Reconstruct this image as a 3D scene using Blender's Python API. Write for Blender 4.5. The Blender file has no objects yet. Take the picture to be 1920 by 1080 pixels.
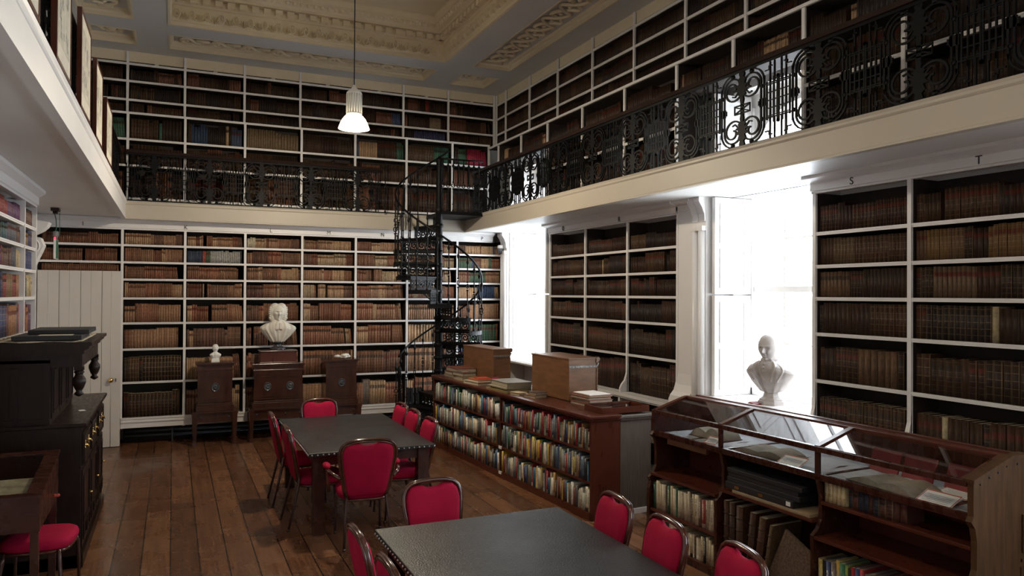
import bpy, math, random
from mathutils import Matrix, Vector
C = bpy.context.scene.collection
SC = bpy.context.scene
PI = math.pi
# ---------------------------------------------------------------- camera, world, exposure
H = 2.2
yw, pt, rl = math.radians(24.1944), math.radians(0.4879), math.radians(0.3213)
fw = Vector((math.sin(yw) * math.cos(pt), math.cos(yw) * math.cos(pt), math.sin(pt)))
rt = Vector((math.cos(yw), -math.sin(yw), 0)); up = rt.cross(fw)
R_ = rt * math.cos(rl) + up * math.sin(rl); U_ = up * math.cos(rl) - rt * math.sin(rl)
cd = bpy.data.cameras.new('camera'); cam = bpy.data.objects.new('camera', cd); C.objects.link(cam)
M = Matrix((R_, U_, -fw)).transposed().to_4x4(); M.translation = Vector((0, 0, H)); cam.matrix_world = M
cd.sensor_width = 36.0; cd.lens = 36.0 * 1414.765 / 1920.0; cd.clip_start = 0.05; cd.clip_end = 200
SC.camera = cam
SC.view_settings.view_transform = 'Standard'; SC.view_settings.look = 'None'
SC.view_settings.exposure = 0.45; SC.view_settings.gamma = 1.0; SC.view_settings.use_curve_mapping = False
try:
    SC.cycles.use_denoising = True; SC.cycles.max_bounces = 9; SC.cycles.diffuse_bounces = 6
    SC.cycles.glossy_bounces = 4; SC.cycles.transparent_max_bounces = 12; SC.cycles.sample_clamp_indirect = 8
    SC.cycles.caustics_reflective = False; SC.cycles.caustics_refractive = False
except Exception: pass
world = bpy.data.worlds.new('overcast_sky'); SC.world = world; world.use_nodes = True
wn = world.node_tree.nodes['Background']; wn.inputs[0].default_value = (0.86, 0.93, 1.0, 1); wn.inputs[1].default_value = 10.5
def portal(loc, rot, sx, sy):
    l = bpy.data.lights.new('window_portal', 'AREA'); l.shape = 'RECTANGLE'; l.size = sx; l.size_y = sy
    l.cycles.is_portal = True
    o = bpy.data.objects.new('window_portal', l); C.objects.link(o); o.location = loc; o.rotation_euler = rot
WIN = [(11.15, 0.72), (5.78, 0.72), (0.95, 0.90), (-1.35, 0.90), (-3.5, 0.80)]     # centre y, half width of right wall windows; last three unseen, added for light
for (yc, hw) in WIN: portal((5.86, yc, 2.7), (0, PI / 2, 0), 3.2, 2 * hw)

# ---------------------------------------------------------------- room numbers
XR, YB, XL, XF, YG = 5.24, 12.15, -0.62, 4.47, 11.9
ZS, ZFB, ZFT, ZC, YN = 3.26, 3.235, 3.49, 5.75, -4.6
# ---------------------------------------------------------------- materials
def mat(name, col, rough=0.5, spec=0.5, metal=0.0, bump=0.0, bscale=60, var=0.0, vscale=6, coat=0.0, stretch=(1, 1, 1), rvar=0.0):
    m = bpy.data.materials.new(name); m.use_nodes = True; nt = m.node_tree; N = nt.nodes; L = nt.links
    b = N['Principled BSDF']; b.inputs['Base Color'].default_value = (*col, 1); b.inputs['Roughness'].default_value = rough
    b.inputs['Metallic'].default_value = metal; b.inputs['Specular IOR Level'].default_value = spec
    if coat: b.inputs['Coat Weight'].default_value = coat; b.inputs['Coat Roughness'].default_value = 0.12
    tc = N.new('ShaderNodeTexCoord'); mp = N.new('ShaderNodeMapping'); mp.inputs['Scale'].default_value = stretch
    L.new(tc.outputs['Object'], mp.inputs[0])
    if var or rvar:
        n = N.new('ShaderNodeTexNoise'); n.inputs['Scale'].default_value = vscale; n.inputs['Detail'].default_value = 6; L.new(mp.outputs[0], n.inputs[0])
    if var:
        r = N.new('ShaderNodeValToRGB'); r.color_ramp.elements[0].position = 0.3; r.color_ramp.elements[1].position = 0.7
        r.color_ramp.elements[0].color = (*[c * (1 - var) for c in col], 1); r.color_ramp.elements[1].color = (*[min(1, c * (1 + var)) for c in col], 1)
        L.new(n.outputs[0], r.inputs[0]); L.new(r.outputs[0], b.inputs['Base Color'])
    if rvar:
        q = N.new('ShaderNodeMapRange'); q.inputs[1].default_value = 0.3; q.inputs[2].default_value = 0.7
        q.inputs[3].default_value = max(0.02, rough - rvar); q.inputs[4].default_value = rough + rvar
        L.new(n.outputs[0], q.inputs[0]); L.new(q.outputs[0], b.inputs['Roughness'])
    if bump:
        n2 = N.new('ShaderNodeTexNoise'); n2.inputs['Scale'].default_value = bscale; n2.inputs['Detail'].default_value = 3; L.new(mp.outputs[0], n2.inputs[0])
        bp = N.new('ShaderNodeBump'); bp.inputs['Strength'].default_value = bump; bp.inputs['Distance'].default_value = 0.01
        L.new(n2.outputs[0], bp.inputs['Height']); L.new(bp.outputs[0], b.inputs['Normal'])
    return m
WHITE = mat('white_paint', (0.74, 0.72, 0.70), 0.45, bump=0.03, bscale=18, var=0.03, vscale=2)
SHELFW = mat('shelf_paint', (0.76, 0.74, 0.73), 0.35, bump=0.03, bscale=30)
CREAM = mat('cream_plaster', (0.72, 0.62, 0.45), 0.6, bump=0.05, bscale=40, var=0.05, vscale=3)
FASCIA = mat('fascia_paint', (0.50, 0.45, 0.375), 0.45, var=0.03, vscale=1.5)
CEILW = mat('ceiling_paint', (0.62, 0.61, 0.60), 0.7, var=0.04, vscale=1)
DOORP = mat('door_paint', (0.62, 0.59, 0.55), 0.5, var=0.03, vscale=2)
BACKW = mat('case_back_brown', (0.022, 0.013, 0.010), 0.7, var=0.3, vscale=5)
DARKW = mat('dark_oak', (0.016, 0.008, 0.006), 0.36, spec=0.3, var=0.35, vscale=7, stretch=(6, 1, 1), bump=0.1, bscale=30, rvar=0.08)
MAHOG = mat('mahogany', (0.080, 0.020, 0.010), 0.3, spec=0.35, var=0.12, vscale=5, stretch=(3, 0.8, 1), coat=0.08, rvar=0.04)
MAHOGD = mat('dark_mahogany', (0.045, 0.014, 0.009), 0.28, spec=0.35, var=0.25, vscale=5, stretch=(1, 3, 1), coat=0.1, rvar=0.06)
WALNUT = mat('brown_walnut', (0.075, 0.038, 0.018), 0.5, spec=0.12, var=0.3, vscale=5, stretch=(6, 6, 0.7), coat=0.1)
GREYOAK = mat('grey_brown_oak', (0.105, 0.078, 0.062), 0.5, var=0.3, vscale=9, stretch=(7, 7, 0.5))
BOXW = mat('tan_box_wood', (0.17, 0.078, 0.034), 0.4, var=0.25, vscale=4, stretch=(1, 1, 5))
CHAIRW = mat('chair_frame_wood', (0.075, 0.020, 0.012), 0.18, var=0.3, vscale=20, coat=0.6)
CHAIRM = mat('chair_leg_metal', (0.075, 0.035, 0.030), 0.25, metal=0.4, coat=0.3)
PEDW = mat('polished_pedestal_wood', (0.050, 0.016, 0.009), 0.2, spec=0.5, var=0.3, vscale=4, stretch=(3, 3, 1), coat=0.2)
OLDPG = mat('aged_open_pages', (0.26, 0.22, 0.17), 0.85, var=0.25, vscale=14)
RED = mat('red_fabric', (0.39, 0.007, 0.045), 0.8, spec=0.15, bump=0.25, bscale=400, var=0.08, vscale=15)
IRON = mat('black_iron', (0.005, 0.005, 0.006), 0.5, spec=0.15)
RAILW = mat('rail_brown_wood', (0.022, 0.010, 0.008), 0.35, spec=0.3)
BRASS = mat('brass', (0.72, 0.50, 0.20), 0.25, metal=1.0)
STRAPM = mat('dull_strap_metal', (0.22, 0.21, 0.20), 0.5, metal=0.7, var=0.6, vscale=60)
STEEL = mat('steel', (0.5, 0.5, 0.52), 0.3, metal=1.0)
MARBLE = mat('white_marble', (0.72, 0.69, 0.62), 0.5, var=0.12, vscale=9, bump=0.05, bscale=60)
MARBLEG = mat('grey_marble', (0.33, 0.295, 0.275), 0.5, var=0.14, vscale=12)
PLASTER = mat('white_plaster', (0.85, 0.84, 0.80), 0.6)
DKSTONE = mat('dark_stone', (0.05, 0.05, 0.06), 0.25, var=0.4, vscale=30, coat=0.4)
BLACKP = mat('black_box_cloth', (0.016, 0.016, 0.019), 0.5, bump=0.1, bscale=300)
LETT = mat('letter_black', (0.01, 0.01, 0.012), 0.5)
PAPER = mat('paper', (0.62, 0.57, 0.47), 0.8, var=0.08, vscale=8)
PAPERW = mat('white_paper', (0.78, 0.77, 0.75), 0.8)
BROWNP = mat('brown_folder', (0.30, 0.22, 0.13), 0.7, var=0.2, vscale=10)
CLOTHG = mat('grey_display_cloth', (0.40, 0.41, 0.44), 0.8, var=0.15, vscale=12, bump=0.3, bscale=14)
REDCARD = mat('red_card', (0.22, 0.02, 0.02), 0.6)
REDTRIM = mat('red_border', (0.42, 0.05, 0.03), 0.6)
PARCH = mat('old_parchment', (0.36, 0.31, 0.21), 0.8, var=0.35, vscale=14)
GREEN = mat('sign_green', (0.02, 0.16, 0.09), 0.4)
PIPE = mat('dark_pipe_paint', (0.03, 0.036, 0.048), 0.22)
GREY = mat('grey_plastic', (0.2, 0.2, 0.22), 0.4)
def leather_top():
    m = mat('black_table_leather', (0.014, 0.014, 0.016), 0.42, var=0.15, vscale=3)
    nt = m.node_tree; N = nt.nodes; L = nt.links; b = N['Principled BSDF']
    tc = N.new('ShaderNodeTexCoord'); v = N.new('ShaderNodeTexVoronoi'); v.inputs['Scale'].default_value = 110
    n = N.new('ShaderNodeTexNoise'); n.inputs['Scale'].default_value = 1.6; n.inputs['Detail'].default_value = 8
    L.new(tc.outputs['Object'], v.inputs[0]); L.new(tc.outputs['Object'], n.inputs[0])
    bp = N.new('ShaderNodeBump'); bp.inputs['Strength'].default_value = 0.35; bp.inputs['Distance'].default_value = 0.004
    L.new(v.outputs['Distance'], bp.inputs['Height']); L.new(bp.outputs[0], b.inputs['Normal'])
    q = N.new('ShaderNodeMapRange'); q.inputs[1].default_value = 0.3; q.inputs[2].default_value = 0.7; q.inputs[3].default_value = 0.34; q.inputs[4].default_value = 0.5
    L.new(n.outputs[0], q.inputs[0]); L.new(q.outputs[0], b.inputs['Roughness'])
    return m
TLEATH = leather_top()
def glassm(name, tint=(1, 1, 1), refl=0.06, rough=0.02):
    m = bpy.data.materials.new(name); m.use_nodes = True; nt = m.node_tree; N = nt.nodes; L = nt.links; N.remove(N['Principled BSDF'])
    t = N.new('ShaderNodeBsdfTransparent'); t.inputs[0].default_value = (*tint, 1); g = N.new('ShaderNodeBsdfGlossy'); g.inputs['Roughness'].default_value = rough
    lw = N.new('ShaderNodeLayerWeight'); lw.inputs[0].default_value = 0.5; pw = N.new('ShaderNodeMath'); pw.operation = 'POWER'; pw.inputs[1].default_value = 5
    f = N.new('ShaderNodeMath'); f.operation = 'MULTIPLY_ADD'; f.inputs[1].default_value = 0.9; f.inputs[2].default_value = 0.045; mx = N.new('ShaderNodeMixShader')
    L.new(lw.outputs['Facing'], pw.inputs[0]); L.new(pw.outputs[0], f.inputs[0])
    L.new(f.outputs[0], mx.inputs[0]); L.new(t.outputs[0], mx.inputs[1]); L.new(g.outputs[0], mx.inputs[2]); L.new(mx.outputs[0], N['Material Output'].inputs[0])
    return m
GLASS = glassm('window_glass', (0.97, 0.98, 0.98)); CGLASS = glassm('case_glass', (0.96, 0.98, 0.97))
def emis(name, col, s):
    m = bpy.data.materials.new(name); m.use_nodes = True; b = m.node_tree.nodes['Principled BSDF']
    b.inputs['Base Color'].default_value = (*col, 1); b.inputs['Emission Color'].default_value = (*col, 1); b.inputs['Emission Strength'].default_value = s
    return m
def floor_mat():
    m = bpy.data.materials.new('floor_boards'); m.use_nodes = True; nt = m.node_tree; N = nt.nodes; L = nt.links; b = N['Principled BSDF']
    def ma(op, a, bb=None, c=None):
        n = N.new('ShaderNodeMath'); n.operation = op
        for i, x in enumerate((a, bb, c)):
            if x is None: continue
            if isinstance(x, (int, float)): n.inputs[i].default_value = x
            else: L.new(x, n.inputs[i])
        return n.outputs[0]
    tc = N.new('ShaderNodeTexCoord'); sx = N.new('ShaderNodeSeparateXYZ'); L.new(tc.outputs['Object'], sx.inputs[0]); X, Y = sx.outputs[0], sx.outputs[1]
    u = ma('MULTIPLY', X, 4.6); row = ma('FLOOR', u); fu = ma('FRACT', u)
    wr = N.new('ShaderNodeTexWhiteNoise'); wr.noise_dimensions = '1D'; L.new(row, wr.inputs['W'])
    v = ma('MULTIPLY_ADD', wr.outputs['Value'], 7.0, ma('MULTIPLY', Y, 0.34)); col = ma('FLOOR', v); fv = ma('FRACT', v)
    cb = N.new('ShaderNodeCombineXYZ'); L.new(row, cb.inputs[0]); L.new(col, cb.inputs[1])
    wb = N.new('ShaderNodeTexWhiteNoise'); wb.noise_dimensions = '2D'; L.new(cb.outputs[0], wb.inputs['Vector'])
    gap = ma('MAXIMUM', ma('GREATER_THAN', ma('ABSOLUTE', ma('SUBTRACT', fu, 0.5)), 0.478), ma('GREATER_THAN', ma('ABSOLUTE', ma('SUBTRACT', fv, 0.5)), 0.4988))
    m2 = N.new('ShaderNodeMapping'); m2.inputs['Scale'].default_value = (16, 0.8, 1); L.new(tc.outputs['Object'], m2.inputs[0])
    off = N.new('ShaderNodeVectorMath'); off.operation = 'MULTIPLY_ADD'; L.new(wb.outputs['Color'], off.inputs[0]); off.inputs[1].default_value = (30, 30, 30); L.new(m2.outputs[0], off.inputs[2])
    n = N.new('ShaderNodeTexNoise'); n.inputs['Scale'].default_value = 2.2; n.inputs['Detail'].default_value = 9; n.inputs['Roughness'].default_value = 0.7; L.new(off.outputs[0], n.inputs[0])
    n3 = N.new('ShaderNodeTexNoise'); n3.inputs['Scale'].default_value = 1.7; n3.inputs['Detail'].default_value = 8; n3.inputs['Roughness'].default_value = 0.65; L.new(tc.outputs['Object'], n3.inputs[0])
    f1 = ma('MULTIPLY_ADD', wb.outputs['Value'], 0.28, ma('MULTIPLY', n.outputs[0], 0.85)); f1 = ma('MULTIPLY_ADD', n3.outputs[0], 0.18, ma('ADD', f1, 0.09))
    r = N.new('ShaderNodeValToRGB'); e = r.color_ramp.elements; e[0].position = 0.42; e[0].color = (0.050, 0.020, 0.010, 1); e[1].position = 1.05 - .05; e[1].color = (0.26, 0.125, 0.060, 1)
    k = e.new(0.70); k.color = (0.135, 0.056, 0.025, 1); L.new(f1, r.inputs[0])
    mx = N.new('ShaderNodeMix'); mx.data_type = 'RGBA'; L.new(gap, mx.inputs[0]); L.new(r.outputs[0], mx.inputs[6]); mx.inputs[7].default_value = (0.006, 0.004, 0.003, 1)
    L.new(mx.outputs[2], b.inputs['Base Color'])
    q = N.new('ShaderNodeMapRange'); q.inputs[1].default_value = 0.35; q.inputs[2].default_value = 0.65; q.inputs[3].default_value = 0.18; q.inputs[4].default_value = 0.38
    L.new(n3.outputs[0], q.inputs[0]); L.new(q.outputs[0], b.inputs['Roughness'])
    h = ma('SUBTRACT', ma('MULTIPLY', n.outputs[0], 0.3), gap); h = ma('MULTIPLY_ADD', wb.outputs['Value'], 0.3, h)
    bp = N.new('ShaderNodeBump'); bp.inputs['Strength'].default_value = 0.3; bp.inputs['Distance'].default_value = 0.005
    L.new(h, bp.inputs['Height']); L.new(bp.outputs[0], b.inputs['Normal'])
    return m
FLOOR = floor_mat()
def book_mat(name, leather=True):
    m = bpy.data.materials.new(name); m.use_nodes = True; nt = m.node_tree; N = nt.nodes; L = nt.links; b = N['Principled BSDF']
    def math_(op, a, bb=None, c=None):
        n = N.new('ShaderNodeMath'); n.operation = op
        for i, x in enumerate((a, bb, c)):
            if x is None: continue
            if isinstance(x, (int, float)): n.inputs[i].default_value = x
            else: L.new(x, n.inputs[i])
        return n.outputs[0]
    def mixc(f, a, c):
        n = N.new('ShaderNodeMix'); n.data_type = 'RGBA'
        for i, x in ((0, f), (6, a), (7, c)):
            if isinstance(x, tuple): n.inputs[i].default_value = x
            else: L.new(x, n.inputs[i])
        return n.outputs[2]
    ac = N.new('ShaderNodeAttribute'); ac.attribute_name = 'bcol'; ap = N.new('ShaderNodeAttribute'); ap.attribute_name = 'bprm'
    uv = N.new('ShaderNodeUVMap'); uv.uv_map = 'buv'; sx = N.new('ShaderNodeSeparateXYZ'); L.new(uv.outputs[0], sx.inputs[0])
    sp = N.new('ShaderNodeSeparateColor'); L.new(ap.outputs['Color'], sp.inputs[0])
    u, v = sx.outputs[0], sx.outputs[1]
    spine = math_('GREATER_THAN', u, 0.001)
    tc = N.new('ShaderNodeTexCoord'); nz = N.new('ShaderNodeTexNoise'); nz.inputs['Scale'].default_value = 35; nz.inputs['Detail'].default_value = 4; L.new(tc.outputs['Object'], nz.inputs[0])
    wear = N.new('ShaderNodeMapRange'); wear.inputs[1].default_value = 0.3; wear.inputs[2].default_value = 0.7; wear.inputs[3].default_value = 0.7; wear.inputs[4].default_value = 1.3; L.new(nz.outputs[0], wear.inputs[0])
    mu = N.new('ShaderNodeMix'); mu.data_type = 'RGBA'; mu.blend_type = 'MULTIPLY'; mu.inputs[0].default_value = 1.0; L.new(ac.outputs['Color'], mu.inputs[6])
    cb = N.new('ShaderNodeCombineColor'); [L.new(wear.outputs[0], cb.inputs[i]) for i in range(3)]; L.new(cb.outputs[0], mu.inputs[7])
    col = mu.outputs[2]
    if leather:
        fr = math_('FRACT', math_('MULTIPLY', v, math_('ADD', 4.5, math_('ROUND', math_('MULTIPLY', sp.outputs[1], 3.0))))); d = math_('ABSOLUTE', math_('SUBTRACT', fr, 0.5))
        band = math_('MULTIPLY', math_('GREATER_THAN', d, 0.455), math_('GREATER_THAN', sp.outputs[0], 0.3))
        gilt = math_('MULTIPLY', math_('MULTIPLY', band, spine), sp.outputs[0])
        col = mixc(math_('MULTIPLY', gilt, 0.5), col, (0.46, 0.32, 0.17, 1))
        lab = math_('MULTIPLY', math_('GREATER_THAN', v, 0.68), math_('LESS_THAN', v, 0.82)); lab = math_('MULTIPLY', math_('MULTIPLY', lab, spine), math_('GREATER_THAN', sp.outputs[1], 0.45))
        lc = mixc(math_('GREATER_THAN', sp.outputs[1], 0.75), (0.085, 0.014, 0.010, 1), (0.02, 0.013, 0.010, 1))
        col = mixc(math_('MULTIPLY', lab, 0.85), col, lc)
        edge = math_('MULTIPLY', math_('GREATER_THAN', math_('ABSOLUTE', math_('SUBTRACT', u, 0.5)), 0.36), spine)
        col = mixc(math_('MULTIPLY', edge, math_('MULTIPLY', sp.outputs[0], 0.45)), col, (0.50, 0.36, 0.21, 1))
    else:
        lab = math_('MULTIPLY', math_('GREATER_THAN', v, 0.3), math_('LESS_THAN', v, 0.85))
        cen = math_('LESS_THAN', math_('ABSOLUTE', math_('SUBTRACT', u, 0.5)), 0.17)
        mp = N.new('ShaderNodeMapping'); mp.inputs['Scale'].default_value = (1, 34, 1); L.new(uv.outputs[0], mp.inputs[0])
        n2 = N.new('ShaderNodeTexNoise'); n2.inputs['Scale'].default_value = 1.5; L.new(mp.outputs[0], n2.inputs[0])
        lab = math_('MULTIPLY', math_('MULTIPLY', lab, cen), math_('MULTIPLY', spine, math_('GREATER_THAN', n2.outputs[0], 0.46)))
        tcx = mixc(math_('GREATER_THAN', sp.outputs[1], 0.5), (0.6, 0.55, 0.42, 1), (0.03, 0.03, 0.04, 1))
        col = mixc(math_('MULTIPLY', lab, 0.8), col, tcx)
        foot = math_('MULTIPLY', math_('LESS_THAN', v, 0.16), math_('MULTIPLY', spine, math_('GREATER_THAN', sp.outputs[0], 0.7)))
        col = mixc(math_('MULTIPLY', foot, 0.9), col, tcx)
    L.new(col, b.inputs['Base Color']); b.inputs['Roughness'].default_value = 0.5 if leather else 0.4
    b.inputs['Specular IOR Level'].default_value = 0.2 if leather else 0.35
    return m
LEATHER = book_mat('old_leather_binding'); MODERN = book_mat('printed_book_cover', False)
PAGES = mat('page_edges', (0.34, 0.29, 0.21), 0.85, var=0.1, vscale=60, stretch=(1, 1, 1))
# ---------------------------------------------------------------- mesh builder
class MB:
    def __init__(s, X=None): s.v = []; s.f = []; s.sm = []; s.mi = []; s.col = []; s.prm = []; s.uv = []; s.X = X; s.books = False
    def add(s, vs, fs, sm=False, mi=0):
        n = len(s.v)
        s.v += [tuple(s.X @ Vector(p)) for p in vs] if s.X is not None else [tuple(p) for p in vs]
        for f in fs: s.f.append(tuple(i + n for i in f)); s.sm.append(sm); s.mi.append(mi)
    def box(s, a, b, mi=0):
        x0, y0, z0 = a; x1, y1, z1 = b
        s.add([(x0, y0, z0), (x1, y0, z0), (x1, y1, z0), (x0, y1, z0), (x0, y0, z1), (x1, y0, z1), (x1, y1, z1), (x0, y1, z1)],
              [(0, 3, 2, 1), (4, 5, 6, 7), (0, 1, 5, 4), (1, 2, 6, 5), (2, 3, 7, 6), (3, 0, 4, 7)], False, mi); return s
    def frus(s, c, a, b, z0, z1, mi=0):   # tapered box, half sizes a at z0, b at z1
        x, y = c; (ax, ay), (bx, by) = a, b
        s.add([(x - ax, y - ay, z0), (x + ax, y - ay, z0), (x + ax, y + ay, z0), (x - ax, y + ay, z0), (x - bx, y - by, z1), (x + bx, y - by, z1), (x + bx, y + by, z1), (x - bx, y + by, z1)],
              [(0, 3, 2, 1), (4, 5, 6, 7), (0, 1, 5, 4), (1, 2, 6, 5), (2, 3, 7, 6), (3, 0, 4, 7)], False, mi); return s
    def tube(s, pts, r, n=8, closed=False, mi=0, sm=True, flat=None):
        P = [Vector(p) for p in pts]; m = len(P); rr = r if isinstance(r, (list, tuple)) else [r] * m
        vs = []; nrm = None
        for i in range(m):
            a = P[(i - 1) % m] if closed or i > 0 else P[i]; b = P[(i + 1) % m] if closed or i < m - 1 else P[i]
            t = (b - a).normalized()
            if nrm is None: nrm = t.orthogonal().normalized()
            nrm = (nrm - t * nrm.dot(t)); nrm = nrm.normalized() if nrm.length > 1e-6 else t.orthogonal().normalized()
            bn = t.cross(nrm)
            for k in range(n):
                an = 2 * PI * k / n; vs.append(P[i] + (nrm * math.cos(an) + bn * math.sin(an)) * rr[i])
        fs = []
        for i in range(m if closed else m - 1):
            j = (i + 1) % m
            for k in range(n): fs.append((i * n + k, i * n + (k + 1) % n, j * n + (k + 1) % n, j * n + k))
        if not closed: fs += [tuple(range(n))[::-1], tuple(range((m - 1) * n, m * n))]
        s.add(vs, fs, sm, mi); return s
    def lathe(s, prof, c=(0, 0, 0), n=20, mi=0, sm=True, ax='z', a0=0, a1=2 * PI):
        vs = []; fs = []; full = abs(a1 - a0 - 2 * PI) < 1e-6; nn = n if full else n + 1; m = len(prof)
        for (r, z) in prof:
            for k in range(nn):
                an = a0 + (a1 - a0) * k / n; x, y = max(r, 1e-4) * math.cos(an), max(r, 1e-4) * math.sin(an)
                p = (x, y, z) if ax == 'z' else ((z, x, y) if ax == 'x' else (y, z, x))
                vs.append((c[0] + p[0], c[1] + p[1], c[2] + p[2]))
        for i in range(m - 1):
            for k in range(n if full else n):
                k2 = (k + 1) % nn
                fs.append((i * nn + k, i * nn + k2, (i + 1) * nn + k2, (i + 1) * nn + k))
        if full: fs += [tuple(range(nn))[::-1], tuple(range((m - 1) * nn, m * nn))]
        s.add(vs, fs, sm, mi); return s
    def prism(s, poly, a0, a1, ax='z', mi=0, sm=False):   # poly in the plane across ax; for x: (y,z), y: (x,z), z: (x,y)
        def q(p, t): return (t, p[0], p[1]) if ax == 'x' else ((p[0], t, p[1]) if ax == 'y' else (p[0], p[1], t))
        n = len(poly); s.add([q(p, a0) for p in poly] + [q(p, a1) for p in poly],
              [(i, (i + 1) % n, n + (i + 1) % n, n + i) for i in range(n)], sm, mi)
        s.add([q(p, a0) for p in poly], [tuple(range(n))[::-1]], False, mi); s.add([q(p, a1) for p in poly], [tuple(range(n))], False, mi); return s
    def strap(s, pts, w, d0, d1, ax='x', closed=False, mi=0):  # flat bar following a 2D line
        P = [Vector(p).to_2d() for p in pts]; m = len(P); L_ = []; Rr = []
        for i in range(m):
            a = P[(i - 1) % m] if closed or i > 0 else P[i]; b = P[(i + 1) % m] if closed or i < m - 1 else P[i]
            t = b - a; t = t.normalized() if t.length > 1e-9 else Vector((1, 0)); nn = Vector((-t.y, t.x)) * (w / 2); L_.append(P[i] + nn); Rr.append(P[i] - nn)
        def q(p, t): return (t, p.x, p.y) if ax == 'x' else ((p.x, t, p.y) if ax == 'y' else (p.x, p.y, t))
        vs = []
        for i in range(m): vs += [q(L_[i], d0), q(Rr[i], d0), q(Rr[i], d1), q(L_[i], d1)]
        fs = []
        for i in range(m if closed else m - 1):
            j = (i + 1) % m
            for k in range(4): fs.append((i * 4 + k, i * 4 + (k + 1) % 4, j * 4 + (k + 1) % 4, j * 4 + k))
        if not closed: fs += [(3, 2, 1, 0), ((m - 1) * 4, (m - 1) * 4 + 1, (m - 1) * 4 + 2, (m - 1) * 4 + 3)]
        s.add(vs, fs, False, mi); return s
    def ball(s, c, r, n=10, m=6, mi=0, sc=(1, 1, 1)):
        s.lathe([(r * math.sin(PI * i / m), 0) for i in range(0)], c) if False else None
        vs = []; fs = []
        for i in range(m + 1):
            th = PI * i / m
            for k in range(n):
                a = 2 * PI * k / n; rr = max(math.sin(th), 1e-3)
                vs.append((c[0] + r * sc[0] * rr * math.cos(a), c[1] + r * sc[1] * rr * math.sin(a), c[2] - r * sc[2] * math.cos(th)))
        for i in range(m):
            for k in range(n): fs.append((i * n + k, i * n + (k + 1) % n, (i + 1) * n + (k + 1) % n, (i + 1) * n + k))
        s.add(vs, fs, True, mi); return s
    def book(s, Mx, w, h, d, col, prm, top=0.004, round_=True):
        s.books = True; n0 = len(s.f)
        q = w * (0.22 if round_ else 0.05); sp = [(-w / 2, 0.006), (-w / 4, -q + 0.006), (0, -q * 1.2 + 0.006), (w / 4, -q + 0.006), (w / 2, 0.006)]
        ring = sp + [(w / 2, d), (-w / 2, d)]; nr = 7
        vs = [Mx @ Vector((x, y, 0)) for x, y in ring] + [Mx @ Vector((x, y, h)) for x, y in ring]
        t = min(0.003, w * .2); inn = [(-w / 2 + t, 0.008), (w / 2 - t, 0.008), (w / 2 - t, d - .003), (-w / 2 + t, d - .003)]
        vs += [Mx @ Vector((x, y, h - top)) for x, y in inn]
        fs = [(i, (i + 1) % nr, nr + (i + 1) % nr, nr + i) for i in range(nr)]
        fs += [(7, 8, 9, 10, 11, 15, 14), (11, 12, 16, 15), (12, 13, 17, 16), (13, 7, 14, 17), (14, 15, 16, 17), (6, 5, 4, 3, 2, 1, 0)]
        n = len(s.v); s.v += [tuple(p) for p in vs]
        us = [0.02, .25, .5, .75, .98]
        for k, f in enumerate(fs):
            s.f.append(tuple(i + n for i in f)); s.sm.append(k < 4 and round_); s.mi.append(1 if k == 11 else 0)
            if k < 4: uvs = [(us[k], 0), (us[k + 1], 0), (us[k + 1], 1), (us[k], 1)]
            elif k < 7: uvs = [(-1, 0), (-1, 0), (-1, 1), (-1, 1)]
            else: uvs = [(-1, 1)] * len(f)
            s.uv += uvs; s.col += [(*col, 1)] * len(f); s.prm += [(*prm, 1)] * len(f)
    def mesh(s, name, mats):
        me = bpy.data.meshes.new(name); me.from_pydata(s.v, [], s.f)
        for m in (mats if isinstance(mats, (list, tuple)) else [mats]): me.materials.append(m)
        me.polygons.foreach_set('use_smooth', s.sm); me.polygons.foreach_set('material_index', s.mi)
        if s.books:
            ul = me.uv_layers.new(name='buv'); ul.data.foreach_set('uv', [c for p in s.uv for c in p])
            for nm, arr in (('bcol', s.col), ('bprm', s.prm)):
                a = me.attributes.new(nm, 'FLOAT_COLOR', 'CORNER'); a.data.foreach_set('color', [c for p in arr for c in p])
        me.update(); return me
    def build(s, name, mats, parent=None, label=None, bevel=0, loc=None, rz=0, fixn=True):
        me = s.mesh(name, mats)
        if fixn and not s.books:
            import bmesh
            bm = bmesh.new(); bm.from_mesh(me); bmesh.ops.recalc_face_normals(bm, faces=bm.faces); bm.to_mesh(me); bm.free()
        o = bpy.data.objects.new(name, me); C.objects.link(o)
        if parent is not None: o.parent = parent
        if label: o['label'] = label
        if loc is not None: o.location = loc
        if rz: o.rotation_euler = (0, 0, rz)
        if bevel:
            b = o.modifiers.new('edge', 'BEVEL'); b.width = bevel; b.segments = 2; b.limit_method = 'ANGLE'; b.angle_limit = 0.7
        return o
def thing(name, label, cat, loc=(0, 0, 0), rz=0, group=None):
    o = bpy.data.objects.new(name, None); C.objects.link(o); o.location = loc; o.rotation_euler = (0, 0, rz); o.empty_display_size = 0.1
    o['label'] = label; o['category'] = cat
    if group: o['group'] = group
    return o
def tag(o, label, cat, group=None, kind=None):
    o['label'] = label; o['category'] = cat
    if group: o['group'] = group
    if kind: o['kind'] = kind
    return o
def struct(name, mb, m, parent=None, bevel=0):
    o = mb.build(name, m, parent, bevel=bevel)
    if parent is None: o['kind'] = 'structure'
    return o
def dup(root, loc, rz=None, label=None, group=None):
    r = root.copy(); C.objects.link(r); r.location = loc
    if rz is not None: r.rotation_euler = (0, 0, rz)
    if label: r['label'] = label
    if group: r['group'] = group
    for ch in list(root.children):
        c = ch.copy(); C.objects.link(c); c.parent = r
        for g in list(ch.children):
            d = g.copy(); C.objects.link(d); d.parent = c
    return r
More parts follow.
